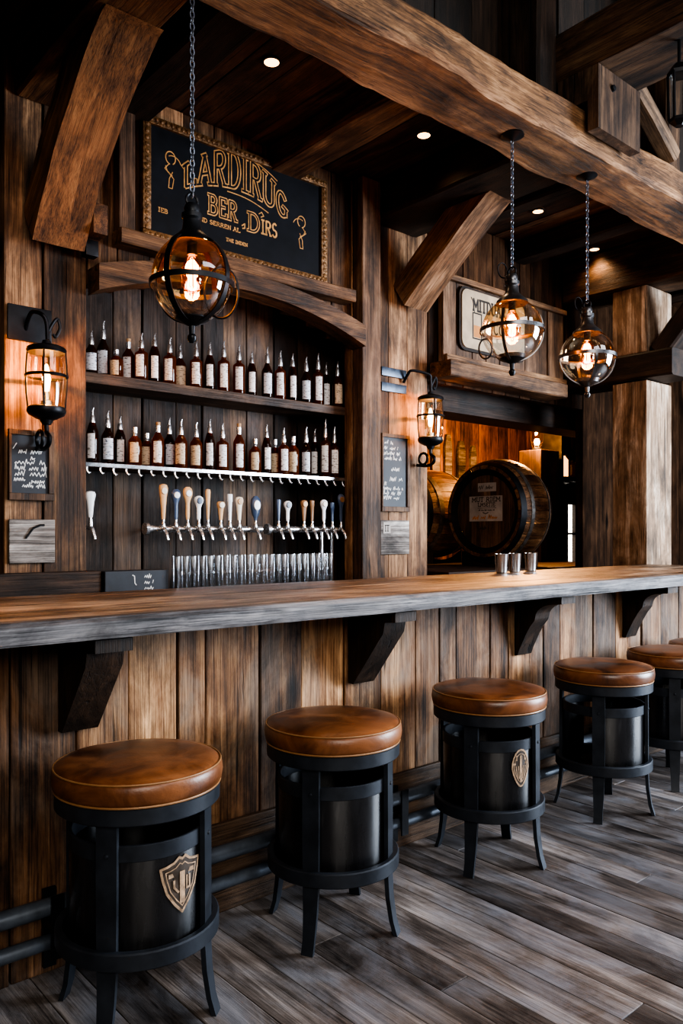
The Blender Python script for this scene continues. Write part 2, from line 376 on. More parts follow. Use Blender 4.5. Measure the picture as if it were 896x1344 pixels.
def planks(mb, x0, x1, y0, y1, zf0, zf1, widths=(.12, .2), gap=.005, bev=.006, depthj=.012):
    """upright boards side by side along X, front faces near y0"""
    x = x0
    while x < x1 - .01:
        w = random.uniform(*widths)
        if x + w > x1 - .05: w = x1 - x
        xa, xb = x + gap / 2, x + w - gap / 2; xc = (xa + xb) / 2
        za = zf0(xc) if callable(zf0) else zf0; zb = zf1(xc) if callable(zf1) else zf1
        mb.box(xa, xb, y0 + random.uniform(0, depthj), y1, za, zb, random.uniform(.02, 1), bev)
        x += w
    return mb

# ------------------------------------------------------------------ lettering
RC = [0]
def ribbon(mb, pts, w, fn, d=.0):
    for i in range(len(pts) - 1):
        a = Vector(pts[i]).to_2d() if len(pts[i]) > 2 else Vector(pts[i]); b = Vector(pts[i + 1])
        t = b - a
        if t.length < 1e-7: continue
        t.normalize(); n = Vector((-t.y, t.x)) * w / 2; e = t * w * .32
        q = [a - e - n, b + e - n, b + e + n, a - e + n]
        RC[0] = (RC[0] + 1) % 61
        mb.add([fn(p.x, p.y, d + RC[0] * 1.1e-5) for p in q], [(0, 1, 2, 3)])
def arc(cx, cy, rx, ry, a0, a1, n=10): return [(cx + rx * math.cos(R_(a0 + (a1 - a0) * i / n)), cy + ry * math.sin(R_(a0 + (a1 - a0) * i / n))) for i in range(n + 1)]
def serif(x, y, w=.13): return [(x - w, y), (x + w, y)]
GL = {  # glyph strokes in a box one unit high; advance width
 'L': ([[(.15, 0), (.15, 1)], [(.15, 0), (.62, 0)], [(.62, 0), (.62, .2)], serif(.15, 1)], .72),
 'A': ([[(.08, 0), (.36, 1)], [(.36, 1), (.64, 0)], [(.18, .36), (.54, .36)], serif(.08, 0, .1), serif(.64, 0, .1), serif(.33, 1, .08)], .76),
 'R': ([[(.15, 0), (.15, 1)], [(.15, 1)] + arc(.36, .76, .22, .24, 90, -90) + [(.15, .52)], [(.34, .52), (.6, 0)], serif(.12, 0, .1), serif(.62, 0, .08)], .74),
 'D': ([[(.15, 0), (.15, 1)], [(.15, 1)] + arc(.3, .5, .34, .5, 90, -90, 14) + [(.15, 0)], serif(.1, 0, .06), serif(.1, 1, .06)], .74),
 'I': ([[(.2, 0), (.2, 1)], serif(.2, 0), serif(.2, 1)], .42),
 'U': ([[(.12, 1), (.12, .25)] + arc(.36, .25, .24, .25, 180, 360) + [(.6, 1)], serif(.12, 1, .1), serif(.6, 1, .1)], .74),
 'G': ([arc(.38, .5, .27, .5, 50, 320, 18), [(.6, .12), (.6, .45)], [(.42, .45), (.66, .45)]], .76),
 'B': ([[(.15, 0), (.15, 1)], [(.15, 1)] + arc(.36, .77, .2, .23, 90, -90) + [(.15, .54)], [(.15, .54)] + arc(.38, .27, .24, .27, 90, -90) + [(.15, 0)], serif(.1, 0, .07), serif(.1, 1, .07)], .74),
 'E': ([[(.15, 0), (.15, 1)], [(.15, 1), (.56, 1)], [(.15, .53), (.46, .53)], [(.15, 0), (.58, 0)], [(.56, 1), (.56, .82)], [(.58, 0), (.58, .18)]], .68),
 'S': ([arc(.32, .75, .2, .25, 40, 270, 12) + arc(.32, .25, .22, .25, 90, -150, 12)], .62),
 'T': ([[(.32, 0), (.32, 1)], [(.04, 1), (.6, 1)], serif(.32, 0)], .66),
 'M': ([[(.12, 0), (.12, 1)], [(.12, 1), (.42, .3)], [(.42, .3), (.72, 1)], [(.72, 1), (.72, 0)], serif(.1, 0, .08), serif(.74, 0, .08)], .86),
 'O': ([arc(.36, .5, .27, .5, 0, 360, 22)], .74),
 'N': ([[(.12, 0), (.12, 1)], [(.12, 1), (.58, 0)], [(.58, 0), (.58, 1)], serif(.12, 0, .08), serif(.58, 1, .08)], .72),
 'H': ([[(.12, 0), (.12, 1)], [(.56, 0), (.56, 1)], [(.12, .5), (.56, .5)]], .7),
 'C': ([arc(.38, .5, .27, .5, 50, 310, 18)], .7),
 ' ': ([], .4), '.': ([[(.1, 0), (.1, .06)]], .25)}
def dense(pts, k=5):
    o = []
    for a, b in zip(pts, pts[1:]):
        for i in range(k): o.append((a[0] + (b[0] - a[0]) * i / k, a[1] + (b[1] - a[1]) * i / k))
    return o + [pts[-1]]
def text(mb, s, u0, v0, width, height, fn, w, d=0, warp=None):
    adv = sum(GL[c][1] for c in s); x = 0
    for c in s:
        st, a = GL[c]
        for p in st:
            q = []
            for (px, py) in dense(p, 4 if warp else 1):
                u = (x + px) / adv
                v = v0 + py * height if not warp else warp(u, py)
                q.append((u0 + u * width, v))
            ribbon(mb, q, w, fn, d)
        x += a
def scribble(mb, u0, v0, width, height, fn, w, seed=0):
    """one line of illegible handwriting"""
    rr = random.Random(seed); x = u0
    while x < u0 + width:
        n = rr.randint(3, 7); pts = []
        for i in range(n * 2):
            pts.append((x, v0 + (rr.uniform(.45, 1) if i % 2 else rr.uniform(0, .3)) * height * (1.35 if rr.random() < .12 else 1)))
            x += height * rr.uniform(.12, .34)
            if x > u0 + width: break
        if len(pts) > 1: ribbon(mb, pts, w, fn)
        x += height * .5
def onY(y): return lambda u, v, d: Vector((u, y - d, v))                  # a face that looks towards -Y
def onX(x, yc): return lambda u, v, d: Vector((x - d, yc - u, v))         # a face that looks towards -X

# ================================================================== SETTING
FRONT = 2.51     # bar front
WALL = 3.90      # face of the back wall
# floor
mb = MB(); x = -3.0
while x < 11.0:
    w = random.uniform(.115, .165); y = -4.0 + random.uniform(-1.5, 0)
    while y < 6.2:
        l = random.uniform(1.4, 2.8)
        mb.box(x + .0015, x + w - .0015, y + .0015, min(y + l, 6.4) - .0015, -.03, random.uniform(-.0012, .0008), random.uniform(.02, 1), .002)
        y += l
    x += w
struct('floor', mb, M['floor'], smooth=False)
# ceiling
mb = MB(); x = -3.0
while x < 11.2:
    w = random.uniform(.16, .26)
    mb.box(x + .002, x + w - .002, 2.535, 6.4, 3.75 + random.uniform(0, .006), 3.80, random.uniform(.02, 1), .004); x += w
struct('ceiling', mb, M['ceil'], smooth=False)
mb = MB(); mb.box(-3, 11.2, -5, 2.54, 4.75, 4.8)
struct('ceiling_front', mb, M['darkwoodY'], smooth=False)
# near-black boarded wall closing the dark gap above the long beam
mb = MB(); planks(mb, -3, 11, 2.50, 2.53, 3.535, 4.74, (.2, .3))
struct('wall_upper', mb, M['blackwood'], smooth=False)

# back wall
def arch_lo(x): s = (x - 2.56) / .90; return 2.79 - .175 * s * s
def arch_hi(x): s = (x - 2.56) / .90; return 2.888 - .14 * s * s
mb = MB()
planks(mb, 1.25, 1.656, WALL, WALL + .08, 0.0, 3.745, (.18, .23))
planks(mb, 1.66, 3.47, WALL, WALL + .08, lambda x: arch_lo(x) + .03, 3.745, (.15, .24))
planks(mb, 3.47, 4.21, WALL, WALL + .08, 0.0, 3.745, (.11, .19))
struct('wall_back', mb, M['wallwarm'], smooth=False)
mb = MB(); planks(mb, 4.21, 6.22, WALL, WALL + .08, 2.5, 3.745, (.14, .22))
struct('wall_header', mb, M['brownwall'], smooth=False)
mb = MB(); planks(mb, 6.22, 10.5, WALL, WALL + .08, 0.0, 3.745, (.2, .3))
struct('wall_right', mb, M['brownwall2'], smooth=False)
mb = MB(); planks(mb, -2.5, 1.245, 4.2, 4.26, 0.0, 3.745, (.2, .3))
mb.box(1.25, 1.29, 3.985, 4.26, 0, 3.74, .3)
struct('wall_left', mb, M['darkwoodZ'], smooth=False)
# alcove
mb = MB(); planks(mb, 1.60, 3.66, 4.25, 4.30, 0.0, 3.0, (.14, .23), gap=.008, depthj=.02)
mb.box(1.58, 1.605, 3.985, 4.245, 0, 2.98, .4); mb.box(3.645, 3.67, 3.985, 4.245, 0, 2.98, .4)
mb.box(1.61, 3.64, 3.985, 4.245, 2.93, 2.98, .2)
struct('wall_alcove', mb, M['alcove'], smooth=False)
# barrel room behind the opening
BW = 6.30
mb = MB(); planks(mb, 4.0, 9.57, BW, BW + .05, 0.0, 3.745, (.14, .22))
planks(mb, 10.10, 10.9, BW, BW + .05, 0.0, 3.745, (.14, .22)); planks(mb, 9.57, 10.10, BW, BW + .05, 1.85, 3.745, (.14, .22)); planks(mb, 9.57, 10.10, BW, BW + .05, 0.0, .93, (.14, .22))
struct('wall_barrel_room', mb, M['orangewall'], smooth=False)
mb = MB(); mb.box(4.10, 4.14, 3.99, BW - .01, 0, 3.74); mb.box(10.95, 11.0, 3.99, BW - .01, 0, 3.74)
struct('wall_partition', mb, M['darkwoodZ'], smooth=False)
# window in the barrel room
mb = MB(); x0, x1 = 9.575, 10.095; y0, y1 = BW - .04, BW + .05
mb.box(x0, x0 + .04, y0, y1, .935, 1.845); mb.box(x1 - .04, x1, y0, y1, .935, 1.845); mb.box(x0 + .04, x1 - .04, y0, y1, .935, .975); mb.box(x0 + .04, x1 - .04, y0, y1, 1.805, 1.845)
mb.box(9.82, 9.85, y0 + .01, y1 - .02, .975, 1.805); mb.box(x0 + .04, x1 - .04, y0 + .01, y1 - .02, 1.38, 1.41)
wf = struct('window_1', mb, M['darkwoodZ'])
mb = MB(); mb.box(x0 + .04, x1 - .04, BW + .035, BW + .045, .975, 1.805); make('pane', mb, M['daypane'], wf)
mb = MB(); mb.box(4.22, 10.9, 4.15, 4.45, 2.36, 2.58)
struct('trim_1', mb, M['darkwood'])

# ================================================================== BAR COUNTER
bar = thing('bar_counter', 'long plank-fronted bar counter with wooden corbels under its top', 'bar counter', (3.0, 2.8, 0))
mb = MB(); planks(mb, -.4, 5.95, FRONT, FRONT + .05, 0.0, 1.085, (.11, .26), gap=.006, depthj=.014)
mb.box(-.4, 5.95, FRONT + .052, FRONT + .08, 0, 1.085, .05)
make('front_panel', mb, M['bar'], bar, smooth=False)
mb = MB(); mb.box(1.50, 3.3, FRONT - .022, FRONT - .002, .0, .33, .45, .006); mb.box(3.305, 5.95, FRONT - .022, FRONT - .002, .0, .30, .7, .006)
make('baseboard', mb, M['counteredge'] if False else M['shelf'], bar, smooth=False)
mb = MB(); mb.box(-.4, 5.95, 3.00, 3.04, 0, 1.085); mb.box(5.90, 5.95, FRONT + .085, 2.995, 0, 1.085)
make('back_panel', mb, M['darkwoodZ'], bar, smooth=False)
def corbel(x, curved, mat):
    y0, y1, zt = FRONT - .003, 2.225, 1.084
    if not curved: poly = [(y0, zt), (y1, zt), (y1, 1.045), (y1 + .06, 1.04), (y1 + .07, .995), (y0 - .03, .765), (y0, .765)]
    else: poly = [(y0, zt), (y1, zt), (y1, 1.05)] + [(2.27 + .11 * math.sin(R_(a)), 1.045 - .075 * (1 - math.cos(R_(a)))) for a in range(0, 91, 15)] + [(2.385, .955)] + [(2.41, .925), (2.44, .875), (2.475, .805), (2.49, .768)] + [(y0, .765)]
    mb = MB(); mb.prism(poly, 'X', x - .06, x + .06)
    return make('corbel', mb, mat, bar)
for x, cu in ((1.03, 0), (2.27, 0), (3.42, 1), (4.50, 1)): corbel(x, cu, M['darkwoodZ'])
# counter top: boards along X, live front edge
top = thing('countertop', 'thick worn wooden bar top with a grey live edge', 'countertop', (3.0, 2.6, 1.087))
mb = MB(); ys = [2.235, 2.45, 2.72, 2.98, 3.12]
for j in range(len(ys) - 1):
    n = 90; r = random.uniform(.3, .8)
    ya, yb = ys[j] + .0015, ys[j + 1] - .0015
    vs = []
    for i in range(n + 1):
        X = -.5 + 6.4 * i / n
        zt = 1.157 + .0025 * noise.noise(Vector((X * 1.3, j * 5, 0)))
        vs += [(X, ya, 1.088), (X, ya, zt - .002), (X, ya + .004, zt), (X, yb - .004, zt), (X, yb, zt - .002), (X, yb, 1.088)]
    fs = [(i * 6 + k, i * 6 + (k + 1) % 6, (i + 1) * 6 + (k + 1) % 6, (i + 1) * 6 + k) for i in range(n) for k in range(6)]
    fs += [tuple(range(6))[::-1], tuple(n * 6 + k for k in range(6))]
    mb.add(vs, fs, r)
make('counter_board', mb, M['counter'], top, smooth=False)
mb = MB(); n = 160; vs = []
for i in range(n + 1):
    X = -.5 + 6.4 * i / n
    a = noise.noise(Vector((X * 1.7, 2, 0))) * .010 + noise.noise(Vector((X * 8, 5, 0))) * .004
    b = noise.noise(Vector((X * 2.3, 9, 0))) * .008 + noise.noise(Vector((X * 11, 5, 3))) * .003
    vs += [(X, 2.234, 1.088), (X, 2.185 + b, 1.088 + .004), (X, 2.180 + a, 1.105 + b), (X, 2.180 + a * .6, 1.143), (X, 2.192 + a, 1.156), (X, 2.234, 1.157)]
fs = [(i * 6 + k, i * 6 + (k + 1) % 6, (i + 1) * 6 + (k + 1) % 6, (i + 1) * 6 + k) for i in range(n) for k in range(6)]
fs += [tuple(range(6))[::-1], tuple(n * 6 + k for k in range(6))]
mb.add(vs, fs, .5); make('live_edge', mb, M['counteredge'], top, label='grey weathered front edge')

# foot rail
rail = thing('foot_rail', 'double steel foot rail running along the base of the bar', 'foot rail', (3, 2.44, 0))
for nm, z, r in (('upper_tube', .243, .028), ('lower_tube', .135, .023)):
    mb = MB(); mb.tube([(-.4, 2.44, z), (5.85, 2.44, z)], r, 16); make(nm, mb, M['rail'], rail)
for x in (.93, 2.45, 4.05, 5.4):
    mb = MB(); mb.box(x - .02, x + .02, 2.405, 2.412, .09, .285); mb.box(x - .02, x + .02, 2.412, 2.486, .18, .20); mb.box(x - .02, x + .02, 2.47, 2.486, .04, .285)
    make('bracket', mb, M['iron'], rail)

# ================================================================== BAR STOOLS
def cyl_fn(cx, cy, R, a):   # paint on a drum: u = arc length to the right as seen from outside
    return lambda u, v, d: Vector((cx + (R + d) * math.cos(a + u / R), cy + (R + d) * math.sin(a + u / R), v))
def ring_prof(r0, r1, z0, z1, b=.004): return [(r0, z0 + b), (r0 + b, z0), (r1 - b, z0), (r1, z0 + b), (r1, z1 - b), (r1 - b, z1), (r0 + b, z1), (r0, z1 - b), (r0, z0 + b)]
def stool(x, y, leg_a, label, arcs=None, emblem=None, swirl=0):
    t = thing('bar_stool', label, 'bar stool', (x, y, 0), 'leather-topped iron bar stools along the bar')
    c = (x, y, 0)
    prof = [(.205, .66), (.236, .664), (.244, .675), (.247, .695), (.245, .715), (.240, .7235), (.230, .731), (.205, .737), (.15, .741), (.08, .7425), (0, .743)]
    mb = MB(); mb.lathe([(0, .66)] + prof, c, 56)
    for i, v in enumerate(mb.v):
        if v.z > .70: mb.v[i] = v + Vector((0, 0, .0035 * noise.noise(v * 9 + Vector((swirl, 0, 0)))))
    seat = make('seat', mb, M['leather'], t, angle=60)
    mb = MB(); mb.torus((x, y, .7255), .2405, .0028, n=64, k=6); mb.torus((x, y, .664), .2385, .0034, n=64, k=6); make('piping', mb, M['piping'], seat)
    mb = MB(); mb.lathe(ring_prof(.195, .238, .612, .66), c, 48, cap=False); make('collar', mb, M['ironmat'], t)
    mb = MB(); mb.lathe(ring_prof(.188, .199, .502, .548, .002), c, 48, cap=False); make('upper_band', mb, M['ironmat'], t)
    mb = MB(); mb.lathe(ring_prof(.212, .236, .222, .272), c, 48, cap=False); make('foot_ring', mb, M['ironmat'], t)
    mb = MB()
    for (a0, a1) in (arcs or [(0, 360)]):
        pr = [(.190, .235), (.194, .245), (.196, .40), (.1965, .515)]
        full = (a1 - a0) >= 360
        n = max(8, int((a1 - a0) / 8))
        o = [(r, z) for r, z in pr]; i_ = [(r - .005, z) for r, z in reversed(pr)]
        mb.lathe(o + i_ + [pr[0]], c, n, cap=False, a0=R_(a0), a1=R_(a1) if not full else R_(a0) + 2 * PI)
    mb.lathe([(0, .236), (.211, .236), (.211, .230), (0, .230)], c, 40, cap=False)
    bucket = make('bucket', mb, M['rubber'], t, label='glossy black drum')
    for k in range(4):
        a = leg_a + PI / 2 * k; ca, sa = math.cos(a), math.sin(a)
        path = [(.206, .612), (.2065, .45), (.207, .30), (.206, .22), (.211, .13), (.223, .05), (.238, .0)]
        hw = [.030, .030, .029, .028, .025, .021, .021]
        vs = []
        for (r, z), w in zip(path, hw):
            for (dr, dw) in ((-.007, -w), (.008, -w), (.008, w), (-.007, w)):
                vs.append((x + (r + dr) * ca - dw * sa, y + (r + dr) * sa + dw * ca, z))
        n = len(path)
        fs = [(i * 4 + q, i * 4 + (q + 1) % 4, (i + 1) * 4 + (q + 1) % 4, (i + 1) * 4 + q) for i in range(n - 1) for q in range(4)] + [(3, 2, 1, 0), tuple((n - 1) * 4 + q for q in range(4))]
        mb = MB(); mb.add(vs, fs); leg = make('leg', mb, M['ironmat'], t, angle=25)
        mb = MB()
        mb.lathe([(0, 0), (.007, 0), (.005, .004), (0, .005)], (0, 0, 0), 10)
        vv = [(x + (.2145 + p.z) * ca - p.x * sa, y + (.2145 + p.z) * sa + p.x * ca, .525 + p.y) for p in mb.v]
        m2 = MB(); m2.add(vv, mb.f); make('rivet', m2, M['ironmat'], leg)
    if emblem:
        a, z, w, h, kind = emblem
        fn = cyl_fn(x, y, .1975, a)
        mb = MB()
        if kind == 'shield': out = [(0, -.5), (-.18, -.33), (-.36, -.1), (-.46, .18), (-.5, .36), (-.36, .38), (-.2, .42), (-.08, .5), (0, .46), (.08, .5), (.2, .42), (.36, .38), (.5, .36), (.46, .18), (.36, -.1), (.18, -.33)]
        else: out = [(math.cos(R_(k)) * .5 * (1 if math.sin(R_(k)) > 0 else 1 - .35 * abs(math.sin(R_(k)))), math.sin(R_(k)) * .5) for k in range(0, 360, 18)]
        P = [(u * w, z + v * h) for u, v in out]
        cen = fn(0, z, .0012); n = len(P)
        m0 = MB(); m0.add([cen] + [fn(u, v, .0012) for u, v in P], [(0, 1 + i, 1 + (i + 1) % n) for i in range(n)])
        em = make('emblem', m0, M['crestdark'] if kind == 'shield' else M['crestdark'], t, smooth=False, label='tan painted crest')
        ribbon(mb, P + [P[0]], .007, fn, .002)
        P2 = [(u * .78, z + (v - z) * .78) for u, v in P]; ribbon(mb, P2 + [P2[0]], .003, fn, .002)
        if kind == 'shield':
            ribbon(mb, [(-.30 * w, z + .2 * h), (.30 * w, z + .2 * h)], .012, fn, .002)
            ribbon(mb, [(0, z + .2 * h), (0, z - .3 * h)], .018, fn, .0022)
            ribbon(mb, [(-.2 * w, z + .1 * h), (-.2 * w, z - .02 * h), (-.1 * w, z - .12 * h)], .006, fn, .0022)
            ribbon(mb, [(.12 * w, z + .12 * h), (.12 * w, z - .1 * h), (.2 * w, z - .1 * h), (.2 * w, z + .12 * h)], .006, fn, .0022)
        else:
            ribbon(mb, [(-.42 * w, z + .12 * h), (.42 * w, z + .12 * h)], .008, fn, .0022)
            ribbon(mb, [(0, z + .3 * h), (0, z - .36 * h)], .012, fn, .0022)
            for q in (-.28, -.15, .15, .28): ribbon(mb, [(q * w, z + .05 * h), (q * w * .7, z - .28 * h)], .004, fn, .0022)
            for q in (-.25, 0.0, .25): ribbon(mb, [(q * w, z + .22 * h), (q * w, z + .34 * h)], .006, fn, .0022)
        make('crest_relief', mb, M['crest'], em, smooth=False)
    return t
D_ = R_
stool(1.079, 2.165, D_(220), 'tan leather stool with a shield crest on its black drum, nearest the camera at left', emblem=(D_(280), .415, .135, .155, 'shield'), swirl=1)
stool(1.836, 2.165, D_(208.8), 'brown leather stool with plain streaked black drum, second from the left', swirl=4)
stool(2.72, 2.165, D_(198.6), 'tan leather stool with a small oval crest on its drum, third from the left', emblem=(D_(259), .435, .085, .15, 'oval'), swirl=7)
stool(3.64, 2.165, D_(204.8), 'brown leather stool whose black drum is open at one side, fourth from the left', arcs=[(206, 405), (422, 482)], swirl=11)
stool(4.37, 2.165, D_(210), 'brown leather stool cut by the right edge of the photo, fifth along the bar', swirl=15)
stool(4.87, 2.165, D_(205), 'farthest bar stool, only a sliver of its brown seat showing at the right edge', swirl=19)

# ================================================================== TIMBER FRAME
timber('ceiling_beam', (-1.0, 2.35, 3.425), (9.5, 2.35, 3.425), .34, .19, M['beam'], 'long rough-hewn beam running over the bar carrying the hanging lamps', segs=150, rough=.014, chamfer=.02)
timber('cross_beam', (1.445, 2.535, 3.63), (1.445, 3.895, 3.63), .29, .235, M['brace'], 'brown cross beam at the top left above the curved brace', segs=30, rough=.006)
timber('cross_beam', (3.86, 2.535, 3.625), (3.86, 3.895, 3.625), .46, .24, M['darkwood'], 'wide cross beam in the middle above the straight knee brace', segs=30, rough=.006)
timber('cross_beam', (6.10, 2.535, 3.56), (6.10, 3.895, 3.56), .40, .36, M['darkbrown'], 'far cross beam resting on the square column at right', segs=30, rough=.006)
for i, (x, w, lb) in enumerate(((1.88, .22, 'dark ceiling joist just right of the curved brace'), (2.90, .24, 'dark ceiling joist between the first and second ceiling lamps'), (4.42, .14, 'dark ceiling joist right of the middle cross beam'), (5.28, .16, 'dark ceiling joist between the two far ceiling lamps'), (7.2, .2, 'dark ceiling joist beyond the square column'))):
    timber('ceiling_joist', (x, 2.54, 3.67), (x, 3.895, 3.67), w, .155, M['darkwood'] if i != 1 else M['trim'], lb, 'joist', 'ceiling joists above the bar', segs=14, rough=.004)
# curved brace at left
def curved_brace(name, x0, x1, lo, hi, th, mat, label, sag):
    (ya, za), (yb, zb) = lo, hi; mb = MB(); n = 22
    d = Vector((yb - ya, zb - za)); nrm = Vector((d.y, -d.x)).normalized()
    if nrm.x > 0: nrm = -nrm
    L1, L2 = [], []
    for i in range(n + 1):
        t = i / n; p = Vector((ya, za)) + d * t - nrm * sag * (1 - (2 * t - 1) ** 2)
        L1.append(p)
        q = p - nrm * th
        L2.append(q)
    # trim to the wall (Y<=WALL) and to the underside of the cross beam
    ztop = 3.505
    vs = []; W = 4
    for i in range(n + 1):
        for k in range(W + 1):
            x = x0 + (x1 - x0) * k / W; vs.append((x, L1[i].x, min(L1[i].y, ztop)))
        for k in range(W + 1):
            x = x1 + (x0 - x1) * k / W; vs.append((x, min(L2[i].x, WALL + .006), min(L2[i].y, ztop)))
    m = 2 * (W + 1)
    fs = [(i * m + k, i * m + (k + 1) % m, (i + 1) * m + (k + 1) % m, (i + 1) * m + k) for i in range(n) for k in range(m)] + [tuple(range(m))[::-1], tuple(n * m + k for k in range(m))]
    mb.add(vs, fs)
    for i, v in enumerate(mb.v):
        if v.z < ztop - .01 and v.y < WALL - .06: mb.v[i] = v + noise.noise_vector(v * 4) * .007
    return make(name, mb, mat, None, label=label, cat='brace', angle=40)
M['braceZ'] = wood('curved brace timber', (.055, .023, .010), (.19, .082, .032), (.33, .160, .066), 'Z', rough=.65, bump=.4, var=.2, crack=.3, rot=-48.7)
M['greybraceZ'] = wood('knee brace timber', (.04, .02, .010), (.165, .088, .044), (.33, .20, .115), 'Z', rough=.65, bump=.5, var=.2, crack=.4, rot=-52)
br = curved_brace('curved_brace', 1.345, 1.60, (3.80, 2.80), (2.98, 3.52), .20, M['braceZ'], 'curved brown timber brace rising from the left pilaster to the ceiling', .07)
mb = MB(); mb.box(1.605, 1.68, 3.70, 3.80, 2.87, 3.02, 0, .006); make('peg_block', mb, M['braceZ'], br)
mb = MB(); mb.box(1.61, 1.675, 3.80, 3.86, 2.79, 2.87, 0, .004); make('peg_bolt', mb, M['iron'], br)
curved_brace('knee_brace', 3.86, 4.09, (3.80, 2.96), (3.06, 3.52), .20, M['greybraceZ'], 'straight timber knee brace above the right pilaster', .01)
timber('beam_stub', (3.62, 3.0, 3.40), (4.09, 3.0, 3.40), .16, .18, M['greybrace'], 'short squared timber end under the middle cross beam', segs=8, rough=.003) if False else None
# post block lapped over the long beam, with cross timber, post, strut and lantern
mb = MB(); mb.prism([(2.09, 3.385), (2.15, 3.385), (2.15, 3.54), (2.32, 3.54), (2.32, 3.70), (2.09, 3.70)], 'X', 3.47, 3.87)
o = make('post_block', mb, M['darkbrownZ'], None, label='squared timber block notched over the long beam at top right', cat='post')
mb = MB(); mb.lathe([(0, 0), (.018, 0), (.014, .012), (0, .014)], (3.60, 2.075, 3.62), 12, axis='Y'); mb.v = [Vector((v.x, 2.09 - (v.y - 2.075), v.z)) for v in mb.v]
make('bolt', mb, M['iron'], o)
timber('cross_beam', (3.67, -.8, 3.83), (3.67, 2.495, 3.83), .40, .25, M['darkbrown'], 'overhead cross timber coming towards the camera at the top right', segs=40, rough=.006)
timber('timber_post', (3.30, 2.41, 3.56), (3.30, 2.41, 4.74), .16, .30, M['darkwood'], 'dark upright post standing on the long beam at the top', 'post', segs=14, rough=.004)
timber('raking_strut', (2.2, 2.40, 3.60), (3.1, 2.40, 4.6), .12, .16, M['darkwood'], 'dark slanting strut above the long beam left of the post', 'brace', segs=14, rough=.004)
timber('raking_strut', (4.42, 2.20, 3.57), (3.92, 2.20, 3.86), .10, .09, M['greybrace'], 'pale slanting strut right of the notched timber block', 'brace', segs=12, rough=.004)
timber('timber_post', (4.55, 2.41, 3.56), (4.55, 2.41, 4.74), .16, .34, M['darkbrown'], 'brown post standing on the long beam at the right edge', 'post', segs=14, rough=.004)
# column with through tie beam
mb = MB()
for z0, z1 in ((0, 2.62), (2.842, 3.375)): mb.box(5.92, 6.33, 3.14, 3.44, z0, z1, .5, .012)
make('timber_column', mb, M['column'], None, label='square timber column behind the right end of the bar, pale on its daylit side', cat='column', smooth=False)
timber('tie_beam', (6.06, 2.92, 2.731), (6.06, 3.895, 2.731), .34, .21, M['darkwood'], 'dark horizontal tie beam passing through the square column', segs=20, rough=.003)
timber('knee_brace', (6.06, 3.06, 2.83), (6.06, 2.62, 3.34), .26, .16, M['darkwood'], 'dark slanting brace above the tie beam at the right edge', 'brace', segs=14, rough=.003)
# arch over the alcove, post, ledges
mb = MB(); n = 40; vs = []
for i in range(n + 1):
    X = 1.661 + (3.466 - 1.661) * i / n
    vs += [(X, 3.76, arch_lo(X)), (X, 3.896, arch_lo(X)), (X, 3.896, arch_hi(X)), (X, 3.76, arch_hi(X))]
fs = [(i * 4 + k, i * 4 + (k + 1) % 4, (i + 1) * 4 + (k + 1) % 4, (i + 1) * 4 + k) for i in range(n) for k in range(4)] + [(3, 2, 1, 0), tuple(n * 4 + k for k in range(4))]
mb.add(vs, fs); make('arch_beam', mb, M['trim'], None, label='curved arch timber over the bottle alcove', cat='beam', angle=30)
timber('sign_ledge', (1.79, 3.838, 2.932), (3.40, 3.838, 2.932), .114, .078, M['trim'], 'narrow timber ledge under the black bar sign', 'ledge', segs=30, rough=.003, chamfer=.006)
timber('sign_ledge', (4.215, 3.79, 2.572), (5.66, 3.79, 2.572), .20, .115, M['trim'], 'heavy timber ledge under the cream plaque above the barrel room', 'ledge', segs=30, rough=.004, chamfer=.008)
mb = MB(); mb.box(1.80, 1.89, 3.83, 3.896, 2.975, 3.62, .4, .006)
make('trim_post', mb, M['trimZ'], None, label='short upright trim post left of the black bar sign', cat='post', smooth=False)
mb = MB(); mb.box(3.474, 3.64, 3.80, 3.896, 0, 3.74, .5, .008)
make('trim_post', mb, M['trimZ'], None, label='tall upright trim post at the right side of the bottle alcove', cat='post', smooth=False)

# recessed lamps
for x, y, lb in ((2.304, 3.19, 'recessed ceiling lamp nearest the black bar sign'), (3.404, 3.19, 'recessed ceiling lamp left of the middle cross beam'), (4.836, 3.40, 'recessed ceiling lamp above the two round pendants'), (5.834, 3.55, 'farthest recessed ceiling lamp near the square column')):
    t = thing('recessed_lamp', lb, 'ceiling lamp', (x, y, 3.75), 'recessed lamps in the ceiling')
    mb = MB(); mb.torus((x, y, 3.7435), .042, .006, n=24, k=8); make('trim_ring', mb, M['iron'], t)
    mb = MB(); mb.lathe([(0, 3.740), (.038, 3.740), (.038, 3.7455), (0, 3.7455)], (x, y, 0), 24, cap=False); make('diffuser', mb, M['spot'], t)
    mb = MB(); mb.lathe([(0, 3.7457), (.034, 3.7457), (.034, 3.7497), (0, 3.7497)], (x, y, 0), 20, cap=False); make('housing', mb, M['iron'], t)
    l = bpy.data.lights.new('recessed_light', 'SPOT'); l.energy = 13; l.color = (1, .66, .38); l.spot_size = R_(120); l.spot_blend = 1; l.shadow_soft_size = .05
    lo = bpy.data.objects.new('recessed_light', l); COL.objects.link(lo); lo.parent = t; lo.location = (0, 0, -.03)

